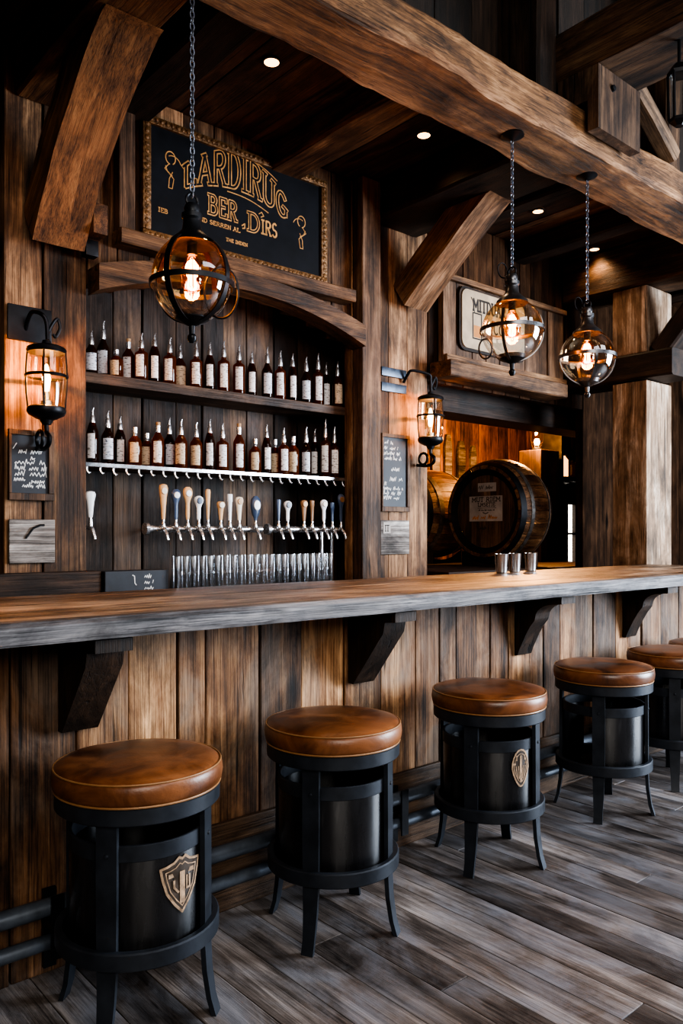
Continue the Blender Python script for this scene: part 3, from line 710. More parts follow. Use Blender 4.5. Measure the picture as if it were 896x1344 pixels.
# ================================================================== SIGNS
sg = thing('bar_sign', 'black chalkboard bar sign with gold lettering in a gilded frame', 'sign', (2.58, 3.88, 2.976))
X0, X1, Z0, Z1 = 1.944, 3.22, 2.980, 3.64
mb = MB(); mb.box(X0 + .04, X1 - .04, 3.868, 3.894, Z0 + .04, Z1 - .04); bd = make('board', mb, M['signslate'], sg, smooth=False)
mb = MB()
for (a, b, c, d) in ((X0, X1, Z0, Z0 + .045), (X0, X1, Z1 - .045, Z1), (X0, X0 + .05, Z0 + .045, Z1 - .045), (X1 - .05, X1, Z0 + .045, Z1 - .045)):
    mb.box(a, b, 3.852, 3.895, c, d, 0, .008)
for k in range(40):   # carved beading along the frame
    t = (k + .5) / 40; xx = X0 + t * (X1 - X0)
    for zz in (Z0 + .022, Z1 - .022): mb.lathe([(.0, 3.846), (.010, 3.849), (.013, 3.853)], (xx, 0, zz), 8, cap=False, axis='Y')
for k in range(18):
    zz = Z0 + (k + .5) / 18 * (Z1 - Z0)
    for xx in (X0 + .025, X1 - .025): mb.lathe([(.0, 3.846), (.012, 3.849), (.015, 3.853)], (xx, 0, zz), 8, cap=False, axis='Y')
make('frame', mb, M['goldframe'], sg)
fn = onY(3.868)
def warp(u, v):
    lo = 3.295 + .10 * math.sin(PI * min(1, u * 1.0)) ** .8 + .012; hi = lo + .115 + .085 * math.sin(PI * u)
    return lo + v * (hi - lo)
def word(name, txt, u, v, w, h, wo, wi, wp=None, lab=None):
    g = MB(); text(g, txt, u, v, w, h, fn, wo, .001, wp); o = make(name, g, M['gold'], bd, smooth=False, label=lab)
    if wi: k = MB(); text(k, txt, u, v, w, h, fn, wi, .0022, wp); make('lettering_inset', k, M['signslate'], bd, smooth=False)
word('title_lettering', 'LARDIRUG', 2.19, 0, .73, 0, .026, .011, warp, 'gold outlined lettering')
word('subtitle_lettering', 'BER', 2.35, 3.215, .20, .105, .021, .008)
word('subtitle_lettering', 'D', 2.615, 3.185, .095, .105, .021, .008)
word('subtitle_lettering', 'IRS', 2.715, 3.19, .12, .08, .011, 0)
word('small_lettering', 'AND SERREN AL', 2.27, 3.155, .30, .022, .0045, 0)
word('small_lettering', 'THE INDEN', 2.47, 3.085, .15, .018, .004, 0)
word('small_lettering', 'IEB', 2.04, 3.14, .06, .022, .0045, 0)
g = MB()
ribbon(g, [(2.58, 3.20), (2.60, 3.215), (2.60, 3.19), (2.585, 3.185)], .008, fn, .001)
ribbon(g, [(2.70, 3.30), (2.72, 3.315), (2.735, 3.295), (2.715, 3.285)], .006, fn, .001)
make('ornament', g, M['gold'], bd, smooth=False)
g = MB(); ribbon(g, [(2.45 + .012 * i, 3.612 - .00016 * max(0, i - 10) ** 2) for i in range(0, 34, 2)], .006, fn, .001); make('ornament', g, M['gold'], bd, smooth=False)
g = MB(); ribbon(g, [(2.48 + .012 * i, 3.372 - .00012 * max(0, i - 4) ** 2) for i in range(0, 26, 2)], .006, fn, .001); make('ornament', g, M['gold'], bd, smooth=False)
for cx, cz, sn in ((2.115, 3.385, 1), (3.02, 3.27, -1)):   # scroll ornaments
    g = MB()
    for pts, w in ((arc(.0, .065, .03, .035, -60, 260, 14), .006), (arc(.015, .03, .05, .05, 20, 120, 8), .005), ([(-.01, .03), (-.035, .0), (-.01, -.02), (.02, -.045), (.01, -.1), (-.012, -.1), (-.008, -.05), (.012, -.01)], .005), ([(-.03, .015), (-.02, -.01), (.01, -.03)], .005)):
        ribbon(g, [(cx + sn * q[0], cz + q[1]) for q in pts], w, fn, .001)
    make('ornament', g, M['gold'], bd, smooth=False)

# plank panel with cream plaque
pp = thing('wall_plaque', 'cream rounded plaque with a bottle drawing on a dark plank panel', 'sign', (5.05, 3.85, 2.63))
mb = MB(); planks(mb, 4.30, 5.82, 3.835, 3.893, 2.632, 3.28, (.13, .22), gap=.006, depthj=.012); make('plank_panel', mb, M['trimZ'], pp, smooth=False)
mb = MB(); mb.box(4.30, 5.82, 3.80, 3.834, 3.245, 3.285, .4, .005); mb.box(4.30, 5.82, 3.80, 3.834, 2.632, 2.70, .6, .005); make('panel_rail', mb, M['trim'], pp, smooth=False)
def rrect(x0, x1, z0, z1, r): return [p for c in ((x1 - r, z1 - r, 0), (x0 + r, z1 - r, 90), (x0 + r, z0 + r, 180), (x1 - r, z0 + r, 270)) for p in arc(c[0], c[1], r, r, c[2], c[2] + 90, 6)]
mb = MB(); mb.prism(rrect(4.46, 5.26, 2.76, 3.235, .07), 'Y', 3.822, 3.835); fr = make('plaque_frame', mb, M['darkwood'], pp)
mb = MB(); mb.prism(rrect(4.48, 5.24, 2.78, 3.215, .06), 'Y', 3.812, 3.822); pq = make('plaque', mb, M['cream'], pp, label='cream rounded plaque')
fn = onY(3.812); mb = MB()
text(mb, 'MITDUAR', 4.60, 3.07, .40, .085, fn, .016, .001); text(mb, 'CO', 4.84, 2.93, .14, .08, fn, .012, .001)
ribbon(mb, [(4.60, 3.05), (4.60, 2.86), (4.70, 2.86), (4.70, 3.05), (4.60, 3.05)], .010, fn, .001); ribbon(mb, [(4.62, 3.05), (4.60, 3.14), (4.58, 3.16)], .008, fn, .001)
make('plaque_writing', mb, M['ink'], pq, smooth=False)
mb = MB(); mb.add([fn(4.61, 2.87, .0005), fn(4.69, 2.87, .0005), fn(4.69, 2.96, .0005), fn(4.61, 2.96, .0005)], [(0, 1, 2, 3)]); make('bottle_drawing', mb, M['ochre'], pq, smooth=False)

def chalkboard(x0, x1, z0, z1, label, lines, seed, y=WALL - .004):
    t = thing('chalkboard', label, 'chalkboard', ((x0 + x1) / 2, y, z0))
    f = .026
    mb = MB()
    for (a, b, c, d) in ((x0, x1, z0, z0 + f * 1.3), (x0, x1, z1 - f, z1), (x0, x0 + f * .5, z0 + f * 1.3, z1 - f), (x1 - f, x1, z0 + f * 1.3, z1 - f)): mb.box(a, b, y - .026, y, c, d, .3, .003)
    make('frame', mb, M['trimZ'], t, smooth=False)
    mb = MB(); mb.box(x0 + f * .5, x1 - f, y - .014, y - .002, z0 + f * 1.3, z1 - f); b = make('slate', mb, M['slate'], t, smooth=False)
    fn = onY(y - .0148)
    for i, (u, v, w, h) in enumerate(lines):
        mb = MB(); scribble(mb, x0 + u * (x1 - x0), z0 + v * (z1 - z0), w * (x1 - x0), h, fn, .0042, seed + i)
        make('chalk_line', mb, M['chalk'], b, smooth=False)
chalkboard(1.262, 1.478, 1.56, 1.90, 'small chalkboard of white handwriting below the left lantern', [(.1, .70, .12, .05), (.22, .66, .55, .024), (.48, .57, .1, .02), (.14, .50, .68, .03), (.14, .42, .7, .026), (.14, .335, .7, .03), (.12, .26, .3, .022), (.5, .24, .32, .022), (.3, .175, .5, .022)], 3)
chalkboard(3.72, 3.99, 1.55, 2.085, 'tall chalkboard of price lines on the right pilaster', [(.12, .86, .3, .03), (.1, .79, .5, .03), (.1, .72, .6, .03), (.12, .66, .6, .025), (.35, .52, .35, .028), (.3, .39, .45, .032), (.1, .33, .08, .03), (.08, .27, .7, .03), (.08, .21, .7, .03), (.08, .15, .6, .03)], 31)
mb = MB(); mb.box(1.265, 1.485, WALL - .022, WALL - .004, 1.255, 1.468, .5, .004)
pl = make('plank_sign', mb, M['greywood'], None, label='grey weathered board with a nail below the left chalkboard', cat='wooden board', smooth=False)
mb = MB(); mb.tube([(1.34, WALL - .026, 1.375), (1.375, WALL - .03, 1.425), (1.41, WALL - .028, 1.44), (1.43, WALL - .026, 1.44)], .005, 8); make('nail', mb, M['iron'], pl)
mb = MB(); mb.box(3.72, 3.995, WALL - .016, WALL + .008, 1.255, 1.49, .5, .003)
nt_ = make('notice_board', mb, M['greywood'], None, label='grey notice board with a small white tag below the right chalkboard', cat='wooden board', smooth=False)
mb = MB(); mb.box(3.74, 3.81, WALL - .019, WALL - .0165, 1.40, 1.475); tg = make('paper_tag', mb, M['paper'], nt_, smooth=False)
mb = MB(); fn = onY(WALL - .0192); text(mb, 'IT', 3.752, 1.415, .045, .04, fn, .006, .0005); make('tag_writing', mb, M['ink'], tg, smooth=False)

# ================================================================== LANTERNS ON THE WALL
def wall_lantern(x, y, zc, px, label, straps, energy):
    t = thing('wall_lantern', label, 'wall lantern', (x, WALL, zc - .22), 'caged glass wall lanterns')
    # wall plate
    if not straps:
        mb = MB(); mb.box(px - .105, px + .105, WALL - .018, WALL - .004, zc + .215, zc + .385, 0, .003); make('wall_plate', mb, M['iron'], t)
    else:
        for q in (.19, .295):
            mb = MB(); mb.box(px - .12, px + .12, WALL - .020, WALL - .004, zc + q, zc + q + .06, 0, .003); make('wall_plate', mb, M['bluesteel'], t)
    mb = MB(); z = zc + .27; xa = px + (.0 if not straps else .12)
    mb.stube([(xa - .02, WALL - .01, z), (xa - .02, WALL - .05, z + .05), (xa - .01, y + .05, z + .075), (x - .02, y, z + .055), (x, y, z + .02), (x + .005, y, z - .06)], .010, 10)
    mb.stube([(x + .01, y, z - .02), (x + .035, y - .005, z + .03), (x + .055, y, z + .045), (x + .065, y, z + .005), (x + .045, y, z - .04), (x + .03, y, z - .03)], .008, 8)
    make('scroll_hook', mb, M['iron'], t)
    mb = MB(); mb.lathe([(0, .205), (.018, .205), (.022, .19), (.072, .176), (.088, .168), (.092, .155), (.086, .145), (.0, .145)], (x, y, zc), 32); make('cap', mb, M['iron'], t)
    mb = MB(); mb.lathe([(.0, -.20), (.022, -.195), (.03, -.175), (.05, -.168), (.082, -.15), (.090, -.135), (.088, -.118), (.080, -.112), (0, -.112)], (x, y, zc), 32); make('base', mb, M['iron'], t)
    mb = MB(); mb.lathe([(.076, -.112), (.083, -.05), (.086, .02), (.083, .09), (.078, .145)], (x, y, zc), 32, cap=False); make('glass', mb, M['clearwarm'], t)
    mb = MB(); mb.torus((x, y, zc + .035), .0925, .0075, n=40, k=8)
    for k in range(4):
        a = PI / 4 + k * PI / 2 + .3
        mb.tube([(x + r * math.cos(a), y + r * math.sin(a), zc + q) for r, q in ((.084, -.115), (.091, -.05), (.093, .02), (.091, .09), (.086, .15))], .0045, 6)
    make('cage', mb, M['iron'], t)
    mb = MB(); mb.lathe([(0, -.112), (.028, -.112), (.026, -.085), (.012, -.08), (.011, -.04), (0, -.04)], (x, y, zc), 16); make('lamp_holder', mb, M['steel'], t)
    mb = MB(); mb.lathe([(0, -.04), (.012, -.035), (.017, .0), (.016, .05), (.008, .085), (0, .095)], (x, y, zc), 16); make('bulb', mb, M['bulbglow2'], t)
    mb = MB(); mb.stube([(x, WALL - .006, zc - .30), (x, y + .03, zc - .31), (x, y - .03, zc - .29), (x, y - .035, zc - .255), (x, y - .005, zc - .235), (x, y, zc - .195)], .011, 10)
    mb.torus((x - .01, y + .06, zc - .26), .04, .009, axis='X', n=24, k=8); make('support_scroll', mb, M['iron'], t)
    l = bpy.data.lights.new('lantern_light', 'POINT'); l.energy = energy; l.color = (1, .42, .11); l.shadow_soft_size = .02
    lo = bpy.data.objects.new('lantern_light', l); COL.objects.link(lo); lo.parent = t; lo.location = (0, y - WALL, .22 + .05)
M['bulbglow2'] = emis('lantern bulb', (1, .60, .20), 12)
wall_lantern(1.40, 3.765, 2.115, 1.365, 'caged glass wall lantern glowing orange on the left pilaster', False, 60)
wall_lantern(4.085, 3.765, 2.185, 3.845, 'caged glass wall lantern glowing on the right pilaster beside the barrel room', True, 40)

# ================================================================== PENDANTS
def chain(mb, x, y, z0, z1, s=.030):
    n = int((z1 - z0) / (s * .72)); st = (z1 - z0) / n
    for i in range(n):
        zc = z0 + (i + .5) * st; pts = []
        for k in range(10):
            a = 2 * PI * k / 10; u, v = .008 * math.cos(a), st * .66 * math.sin(a)
            pts.append((x + (u if i % 2 else 0), y + (0 if i % 2 else u), zc + v))
        mb.tube(pts, .0026, 5, closed=True)
def pendant(x, y, zc, R, label, style, rot, ztop=3.335, energy=10):
    t = thing('pendant_lamp', label, 'pendant lamp', (x, y, zc), 'caged glass globe pendants on chains')
    mb = MB(); mb.lathe([(0, ztop), (.055, ztop), (.058, ztop - .008), (.03, ztop - .018), (.012, ztop - .03), (0, ztop - .032)], (x, y, 0), 24); make('canopy', mb, M['iron'], t)
    zh = zc + R * 1.0
    mb = MB(); chain(mb, x, y, zh + .145, ztop - .028); make('chain', mb, M['steel2'], t)
    # cap
    mb = MB(); mb.lathe([(0, .12), (.022, .12), (.028, .105), (.026, .09), (.036, .085), (.036, .07), (.030, .062), (.034, .03), (.05, .012), (.074, -.008), (.078, -.022), (.06, -.020), (0, -.01)], (x, y, zh), 32); make('cap', mb, M['iron'] if style == 0 else M['pewter'], t)
    mb = MB(); mb.torus((x, y, zh + .135), .022, .005, axis='X' if style else 'Y', n=20, k=6)
    if style: mb.torus((x - .035, y + .03, zh + .14), .036, .0032, axis='Y', n=28, k=6)
    make('hanging_ring', mb, M['iron'], t)
    ov = 1.06 if style == 0 else 1.0
    prof = [(R * math.sin(R_(a)), R * ov * math.cos(R_(a))) for a in range(28, 91, 6)]
    mb = MB(); mb.lathe([(r * .975, z) for r, z in prof], (x, y, zc), 40, cap=False); make('upper_glass', mb, M['amberglass'] if style == 0 else M['clearamber'], t, angle=80)
    prof = [(R * .975 * math.sin(R_(a)), R * ov * math.cos(R_(a))) for a in range(90, 166, 6)]
    mb = MB(); mb.lathe(prof, (x, y, zc), 40, cap=False); make('lower_glass', mb, M['clear'], t, angle=80)
    # cage
    def strap(a, a0, a1, w, th=.004, off=1.0):
        vs = []; n = 22; ca, sa = math.cos(a), math.sin(a)
        for i in range(n + 1):
            b = R_(a0 + (a1 - a0) * i / n); r, z = R * off * math.sin(b), R * ov * off * math.cos(b)
            for dr, dw in ((0, -w), (th, -w), (th, w), (0, w)):
                rr = r + dr * math.sin(b); zz = z + dr * math.cos(b)
                vs.append((x + rr * ca - dw * sa, y + rr * sa + dw * ca, zc + zz))
        fs = [(i * 4 + k, i * 4 + (k + 1) % 4, (i + 1) * 4 + (k + 1) % 4, (i + 1) * 4 + k) for i in range(n) for k in range(4)] + [(3, 2, 1, 0), tuple(n * 4 + k for k in range(4))]
        return vs, fs
    ns = 4 if style == 0 else (3 if style == 1 else 4)
    for k in range(ns):
        mb = MB(); v, f = strap(rot + k * 2 * PI / ns, 30 if style == 0 else (88 if style == 2 else 60), 172, .011 if style == 0 else .007, .005); mb.add(v, f)
        make('cage_strap', mb, M['iron'] if style == 0 else M['pewter'], t)
    mb = MB(); mb.lathe([(R * 1.0, -.009), (R * 1.035, -.009), (R * 1.035, .009), (R * 1.0, .009), (R * 1.0, -.009)], (x, y, zc - (.02 if style == 0 else 0)), 48, cap=False)
    make('equator_ring', mb, M['iron'] if style == 0 else M['pewter'], t)
    zb = zc - R * ov
    mb = MB(); mb.lathe([(0, .02), (.05, .022), (.066, .03), (.06, .012), (.03, -.004), (.012, -.012), (.010, -.04), (.016, -.048), (.016, -.06), (.009, -.07), (0, -.072)], (x, y, zb), 24); make('finial', mb, M['iron'] if style < 2 else M['pewter'], t)
    # loose side loop
    a = rot + (PI * .9 if style == 0 else 0)
    side = Vector((.756, -.655, 0)) * (1 if style == 0 else -1)
    if style < 2:
        c = Vector((x, y, zc)) + side * R * (.72 if style == 0 else .86) + Vector((0, 0, -.32 * R if style == 0 else -.6 * R)); rr = R * (.55 if style == 0 else .28)
        mb = MB(); mb.tube([c + side * rr * math.cos(2 * PI * k / 28) * .75 + Vector((0, 0, rr * 1.15 * math.sin(2 * PI * k / 28))) for k in range(28)], .0045, 6, closed=True); make('side_loop', mb, M['iron'], t)
    # bulb
    mb = MB(); mb.lathe([(0, .0), (.018, .0), (.018, -.045), (.0, -.045)], (x, y, zh - .012), 16); make('lamp_holder', mb, M['iron'], t)
    zb2 = zh - .055
    mb = MB(); mb.lathe([(.014, 0), (.03, -.03), (.042, -.075), (.038, -.11), (.02, -.13), (0, -.134)], (x, y, zb2), 24, cap=False); b = make('bulb', mb, M['bulbglass'], t, angle=80)
    mb = MB()
    for k in range(5):
        a = 2 * PI * k / 5; mb.tube([(x + .007 * math.cos(a), y + .007 * math.sin(a), zb2 - .02), (x + .013 * math.cos(a + .2), y + .013 * math.sin(a + .2), zb2 - .105)], .0028, 6)
    make('filament', mb, M['filament'], b)
    l = bpy.data.lights.new('pendant_light', 'POINT'); l.energy = energy; l.color = (1, .5, .17); l.shadow_soft_size = .03
    lo = bpy.data.objects.new('pendant_light', l); COL.objects.link(lo); lo.parent = t; lo.location = (0, 0, R * .3)
M['steel2'] = plain('dull chain steel', (.20, .22, .26), rough=.35, metal=.9, var=.4)
M['pewter'] = plain('pewter fitting', (.12, .12, .125), rough=.3, metal=.9, var=.35)
M['clearamber'] = thin_glass('faint amber glass', (1, .78, .52), refl=.14)
M['bulbglass'] = thin_glass('amber bulb glass', (1, .55, .18), refl=.1)
pendant(1.407, 2.42, 2.285, .142, 'dark iron caged pendant with amber glass hanging nearest, at left', 0, R_(25), energy=9)
pendant(3.13, 2.35, 2.385, .150, 'clear globe pendant hanging in front of the cream plaque', 1, R_(200), energy=9)
pendant(3.79, 2.35, 2.35, .148, 'clear globe pendant at right with a banded lower cage', 2, R_(230), energy=9)
# black lantern cut by the right edge
t = thing('hanging_lantern', 'black iron lantern hanging at the top right edge of the photo', 'lantern', (3.60, 1.75, 3.30))
mb = MB(); mb.tube([(3.60, 1.75, 3.59), (3.60, 1.75, 3.703)], .008, 8); make('hanger', mb, M['iron'], t)
mb = MB(); mb.lathe([(0, .29), (.03, .285), (.055, .25), (.05, .235), (0, .235)], (3.6, 1.75, 3.30), 6); mb.lathe([(0, 0), (.02, .0), (.045, .02), (.045, .035), (0, .035)], (3.6, 1.75, 3.30), 6)
for k in range(6):
    a = PI / 3 * k; mb.tube([(3.6 + .045 * math.cos(a), 1.75 + .045 * math.sin(a), 3.33), (3.6 + .05 * math.cos(a), 1.75 + .05 * math.sin(a), 3.54)], .007, 6)
make('lantern_frame', mb, M['iron'], t)
mb = MB(); mb.lathe([(.038, .035), (.042, .235)], (3.6, 1.75, 3.30), 6, cap=False); make('glass', mb, M['clear'], t)

# ================================================================== BACK BAR
bb = thing('back_bar_cabinet', 'dark low back bar cabinet standing under the bottle shelves', 'cabinet', (2.2, 3.72, 0))
mb = MB(); mb.box(.7, 3.62, 3.56, 3.79, .0, 1.05, .4); make('carcass', mb, M['darkwoodZ'], bb, smooth=False)
mb = MB(); mb.box(.7, 3.62, 3.54, 3.795, 1.052, 1.09, .4, .005); make('worktop', mb, M['darkwood'], bb, smooth=False)
mb = MB(); mb.box(.9, 1.645, 3.70, 3.79, 1.091, 1.215, .4, .005)
make('back_rail', mb, M['darkwood'], None, label='dark timber upstand along the back bar at far left', cat='board', smooth=False)
mb = MB(); mb.box(1.655, 2.00, 3.68, 3.79, 1.091, 1.212, .4, .004)
cs = make('drinks_case', mb, M['slate'], None, label='dark slate-coloured case with small white print on the back bar', cat='case', smooth=False)
mb = MB(); fn = onY(3.679)
for r in range(3): scribble(mb, 1.865, 1.172 - .03 * r, .05, .022, fn, .004, 90 + r)
ribbon(mb, [(1.80, 1.19), (1.81, 1.185), (1.812, 1.15), (1.82, 1.14)], .005, fn)
make('printing', mb, M['chalk'], cs, smooth=False)

# shelves
mb = MB(); mb.box(1.608, 3.642, 3.975, 4.245, 2.188, 2.244, .5, .004)
make('bottle_shelf', mb, M['shelf'], None, label='upper wooden bottle shelf in the alcove', cat='shelf', smooth=False)
sh = thing('bottle_shelf', 'lower bottle shelf with a bright metal edge and small hooks', 'shelf', (2.6, 4.1, 1.745))
mb = MB(); mb.box(1.608, 3.642, 3.99, 4.245, 1.748, 1.771, .5, .002); make('shelf_board', mb, M['shelf'], sh, smooth=False)
mb = MB(); mb.box(1.665, 3.635, 3.975, 3.989, 1.75, 1.772, 0, .002); make('metal_edge', mb, M['steel'], sh, smooth=False, label='bright metal edge')
mb = MB(); mb.tube([(0, 0, 0), (0, 0, -.012), (.003, -.004, -.026), (.010, -.008, -.034), (.018, -.006, -.03)], [.007, .006, .007, .006, .004], 8)
mb.v = [v + Vector((1.69, 3.981, 1.749)) for v in mb.v]
hk = make('hook', mb, M['silver'], sh)
for k in range(1, 27):
    c = hk.copy(); COL.objects.link(c); c.location.x += k * .0735; c.scale.z = 1 + .3 * ((k * 7) % 5 - 2) / 5

# bottles ---------------------------------------------------------------
ORD = ['first', 'second', 'third', 'fourth', 'fifth', 'sixth', 'seventh', 'eighth', 'ninth', 'tenth', 'eleventh', 'twelfth', 'thirteenth', 'fourteenth', 'fifteenth', 'sixteenth', 'seventeenth', 'eighteenth', 'nineteenth', 'twentieth', 'twenty-first', 'twenty-second', 'twenty-third', 'twenty-fourth']
def bottle_proto(kind):
    t = thing('whiskey_bottle', '', 'bottle', (0, 0, 0))
    r = {'slim': .031, 'round': .036, 'squat': .037, 'tall': .034, 'cork': .035, 'square': .036}[kind]
    hb = {'slim': .55, 'round': .52, 'squat': .62, 'tall': .5, 'cork': .55, 'square': .56}[kind]      # shoulder height as part of a 1-high bottle
    H = .28
    prof = [(0, .003), (r * .85, 0), (r, .008), (r, hb * H), (r * .93, hb * H + .012), (r * .62, hb * H + .03), (.0135, hb * H + .045), (.0125, H * .80)]
    if kind == 'slim': prof = [(0, .003), (r * .85, 0), (r, .008), (r, hb * H), (r * .8, hb * H + .025), (.014, hb * H + .055), (.012, H * .80)]
    if kind == 'square': prof = [(0, .003), (r * .9, 0), (r, .006), (r, hb * H), (r * .95, hb * H + .008), (.014, hb * H + .022), (.0135, H * .78)]
    mb = MB(); mb.lathe(prof, n=20, cap=False); make('body', mb, M['whisky2'] if kind in ('slim', 'tall') else M['whisky'], t, angle=50)
    # neck foil and pourer
    mb = MB()
    if kind == 'cork': mb.lathe([(.0145, H * .72), (.0155, H * .80), (.0155, H * .86), (0, H * .86)], n=14, cap=False)
    else: mb.lathe([(.0155, H * .68), (.016, H * .74), (.0135, H * .80), (.0125, H * .84), (.009, H * .86), (0, H * .86)], n=14, cap=False)
    make('neck_foil', mb, M['silver'], t, angle=50)
    mb = MB()
    if kind == 'cork': mb.lathe([(0, H * .86), (.013, H * .86), (.014, H * .93), (0, H * .935)], n=12, cap=False); make('stopper', mb, M['cork'], t)
    elif kind == 'squat': mb.lathe([(0, H * .85), (.015, H * .85), (.015, H), (0, H)], n=12, cap=False); make('cap', mb, M['silver'], t)
    else:
        mb.lathe([(0, H * .86), (.009, H * .86), (.007, H * .92)], n=10, cap=False); mb.tube([(0, 0, H * .91), (.002, 0, H * .96), (.006, 0, H)], [.006, .0045, .003], 8); make('pourer', mb, M['silver'], t)
    la, lb = R_(200), R_(275)
    if kind in ('round', 'tall'): la, lb = R_(195), R_(290)
    mb = MB(); mb.lathe([(r + .0006, H * .09), (r + .001, H * .1), (r + .001, hb * H - .008), (r + .0006, hb * H - .006)], n=14, cap=False, a0=la, a1=lb)
    if kind == 'tall':   # tapering label
        for i, v in enumerate(mb.v): pass
    make('label', mb, M[{'slim': 'lab_white', 'round': 'lab_cream', 'squat': 'lab_cream', 'tall': 'lab_blue', 'cork': 'lab_white', 'square': 'lab_white'}[kind]], t, label='paper label')
    return t
DESC = {'slim': 'slim dark bottle with pourer', 'round': 'round cream-labelled amber bottle', 'squat': 'short capped amber bottle', 'tall': 'dark bottle, pale blue label', 'cork': 'amber bottle with cork', 'square': 'broad white-labelled amber bottle'}
PROTO = {}; used = set()
UP = [(1.744, .235, 'tall'), (1.811, .324, 'tall'), (1.886, .155, 'squat'), (1.957, .267, 'cork'), (2.034, .271, 'square'), (2.114, .285, 'slim'), (2.21, .274, 'square'), (2.276, .272, 'round'), (2.382, .28, 'square'), (2.474, .29, 'slim'), (2.571, .315, 'square'), (2.68, .309, 'square'), (2.774, .281, 'slim'), (2.89, .327, 'tall'), (2.993, .319, 'square'), (3.091, .314, 'slim'), (3.202, .311, 'tall'), (3.303, .351, 'square'), (3.372, .324, 'slim'), (3.473, .32, 'round')]
LO = [(1.751, .299, 'slim'), (1.837, .291, 'tall'), (1.908, .282, 'slim'), (1.995, .215, 'squat'), (2.067, .2, 'squat'), (2.135, .275, 'cork'), (2.207, .302, 'tall'), (2.282, .288, 'round'), (2.382, .28, 'round'), (2.474, .306, 'slim'), (2.563, .292, 'square'), (2.68, .321, 'cork'), (2.799, .214, 'squat'), (2.886, .313, 'slim'), (2.952, .235, 'squat'), (3.02, .304, 'square'), (3.098, .252, 'squat'), (3.202, .326, 'tall'), (3.275, .332, 'slim'), (3.366, .392, 'square'), (3.445, .348, 'square'), (3.558, .347, 'tall')]
for row, zz, nm in ((UP, 2.2445, 'upper'), (LO, 1.772, 'lower')):
    prev = -9; prevback = False
    for i, (x, h, kd) in enumerate(row):
        if kd not in PROTO: PROTO[kd] = bottle_proto(kd)
        o = PROTO[kd] if kd not in used else copy_tree(PROTO[kd])
        used.add(kd)
        back = (x - prev < .077) and not prevback
        y = 4.135 if back else 4.05
        o.location = (x * (y / 4.05) if back else x, y, zz); o.scale = (1, 1, h / .28); o.rotation_euler.z = random.uniform(-.25, .25)
        o['label'] = f"{DESC[kd]}, {ORD[i]} from the left on the {nm} shelf"; o['group'] = f'bottles on the {nm} alcove shelf'
        prev, prevback = x, back

# pint glasses ----------------------------------------------------------
def glass_proto():
    mb = MB(); mb.lathe([(0, .012), (.0195, .012), (.0225, .094), (.0235, .094), (.0205, .0), (0, .0)], n=18, cap=False)
    return make('pint_glass', mb, M['tumbler'], None, cat='glass')
g0 = glass_proto(); first = True
for lev, nm in ((0, 'lower'), (1, 'upper')):
    for k in range(22):
        o = g0 if first else g0.copy()
        if not first: COL.objects.link(o)
        first = False
        o.location = (2.035 + k * .0495 + .001 * ((k * 5) % 3), 3.66 + .004 * ((k * 7) % 3), 1.091 + lev * .0945)
        o['label'] = f'clear glass in the {nm} tier of the stacked row, {ORD[k]} from the left'; o['group'] = f'clear glasses in the {nm} tier on the back bar'

# tap rails --------------------------------------------------------------
M['tan'] = plain('tan tap handle', (.55, .33, .16), rough=.45, var=.25); M['cream2'] = plain('cream tap handle', (.68, .6, .48), rough=.4, var=.2)
M['white'] = plain('white tap handle', (.72, .73, .74), rough=.35, var=.12); M['navy'] = plain('navy tap handle', (.05, .075, .13), rough=.35, var=.3); M['brown'] = plain('brown tap handle', (.24, .12, .05), rough=.5, var=.3)
def tap_handle(parent, x, y, z0, z1, kind, mat, mat2):
    h = z1 - z0; s = h / .21
    P = {'paddle': [(.010, 0), (.012, .05), (.016, .35), (.020, .6), (.026, .78), (.028, .88), (.022, .97), (.008, 1.0)],
         'disc': [(.009, 0), (.013, .1), (.014, .5), (.020, .62), (.029, .74), (.031, .84), (.026, .94), (.012, 1.0)],
         'slim': [(.008, 0), (.011, .2), (.014, .6), (.018, .9), (.016, .98), (.006, 1.0)],
         'square': [(.010, 0), (.012, .3), (.015, .7), (.018, .72), (.018, .99), (.016, 1.0)],
         'oval': [(.010, 0), (.014, .12), (.026, .25), (.034, .5), (.036, .7), (.030, .88), (.012, 1.0)]}[kind]
    mb = MB(); mb.lathe([(r, z0 + q * h) for r, q in P], (x, y, 0), 18)
    mb.v = [Vector((v.x, y + (v.y - y) * .5, v.z)) for v in mb.v]
    hd = make('tap_handle', mb, mat, parent)
    if kind in ('paddle', 'disc', 'oval'):
        q = .80 if kind != 'oval' else .62; rr = .019 if kind != 'oval' else .024
        mb = MB(); mb.lathe([(0, 0), (rr, 0), (rr * .9, .004), (0, .005)], (0, 0, 0), 18)
        vv = [(x + p.x, y - .0135 - (0 if kind != 'oval' else .004) - p.z, z0 + q * h + p.y * (1.0 if kind != 'oval' else 1.3)) for p in mb.v]
        m2 = MB(); m2.add(vv, mb.f); m2.add([(x + u, y - .0195 - (0 if kind != 'oval' else .004), z0 + q * h + v) for u, v in ((-.010, -.004), (.010, -.004), (.010, .003), (-.010, .003))], [(0, 1, 2, 3)])
        return hd, (m2, mat2)
    return hd, None
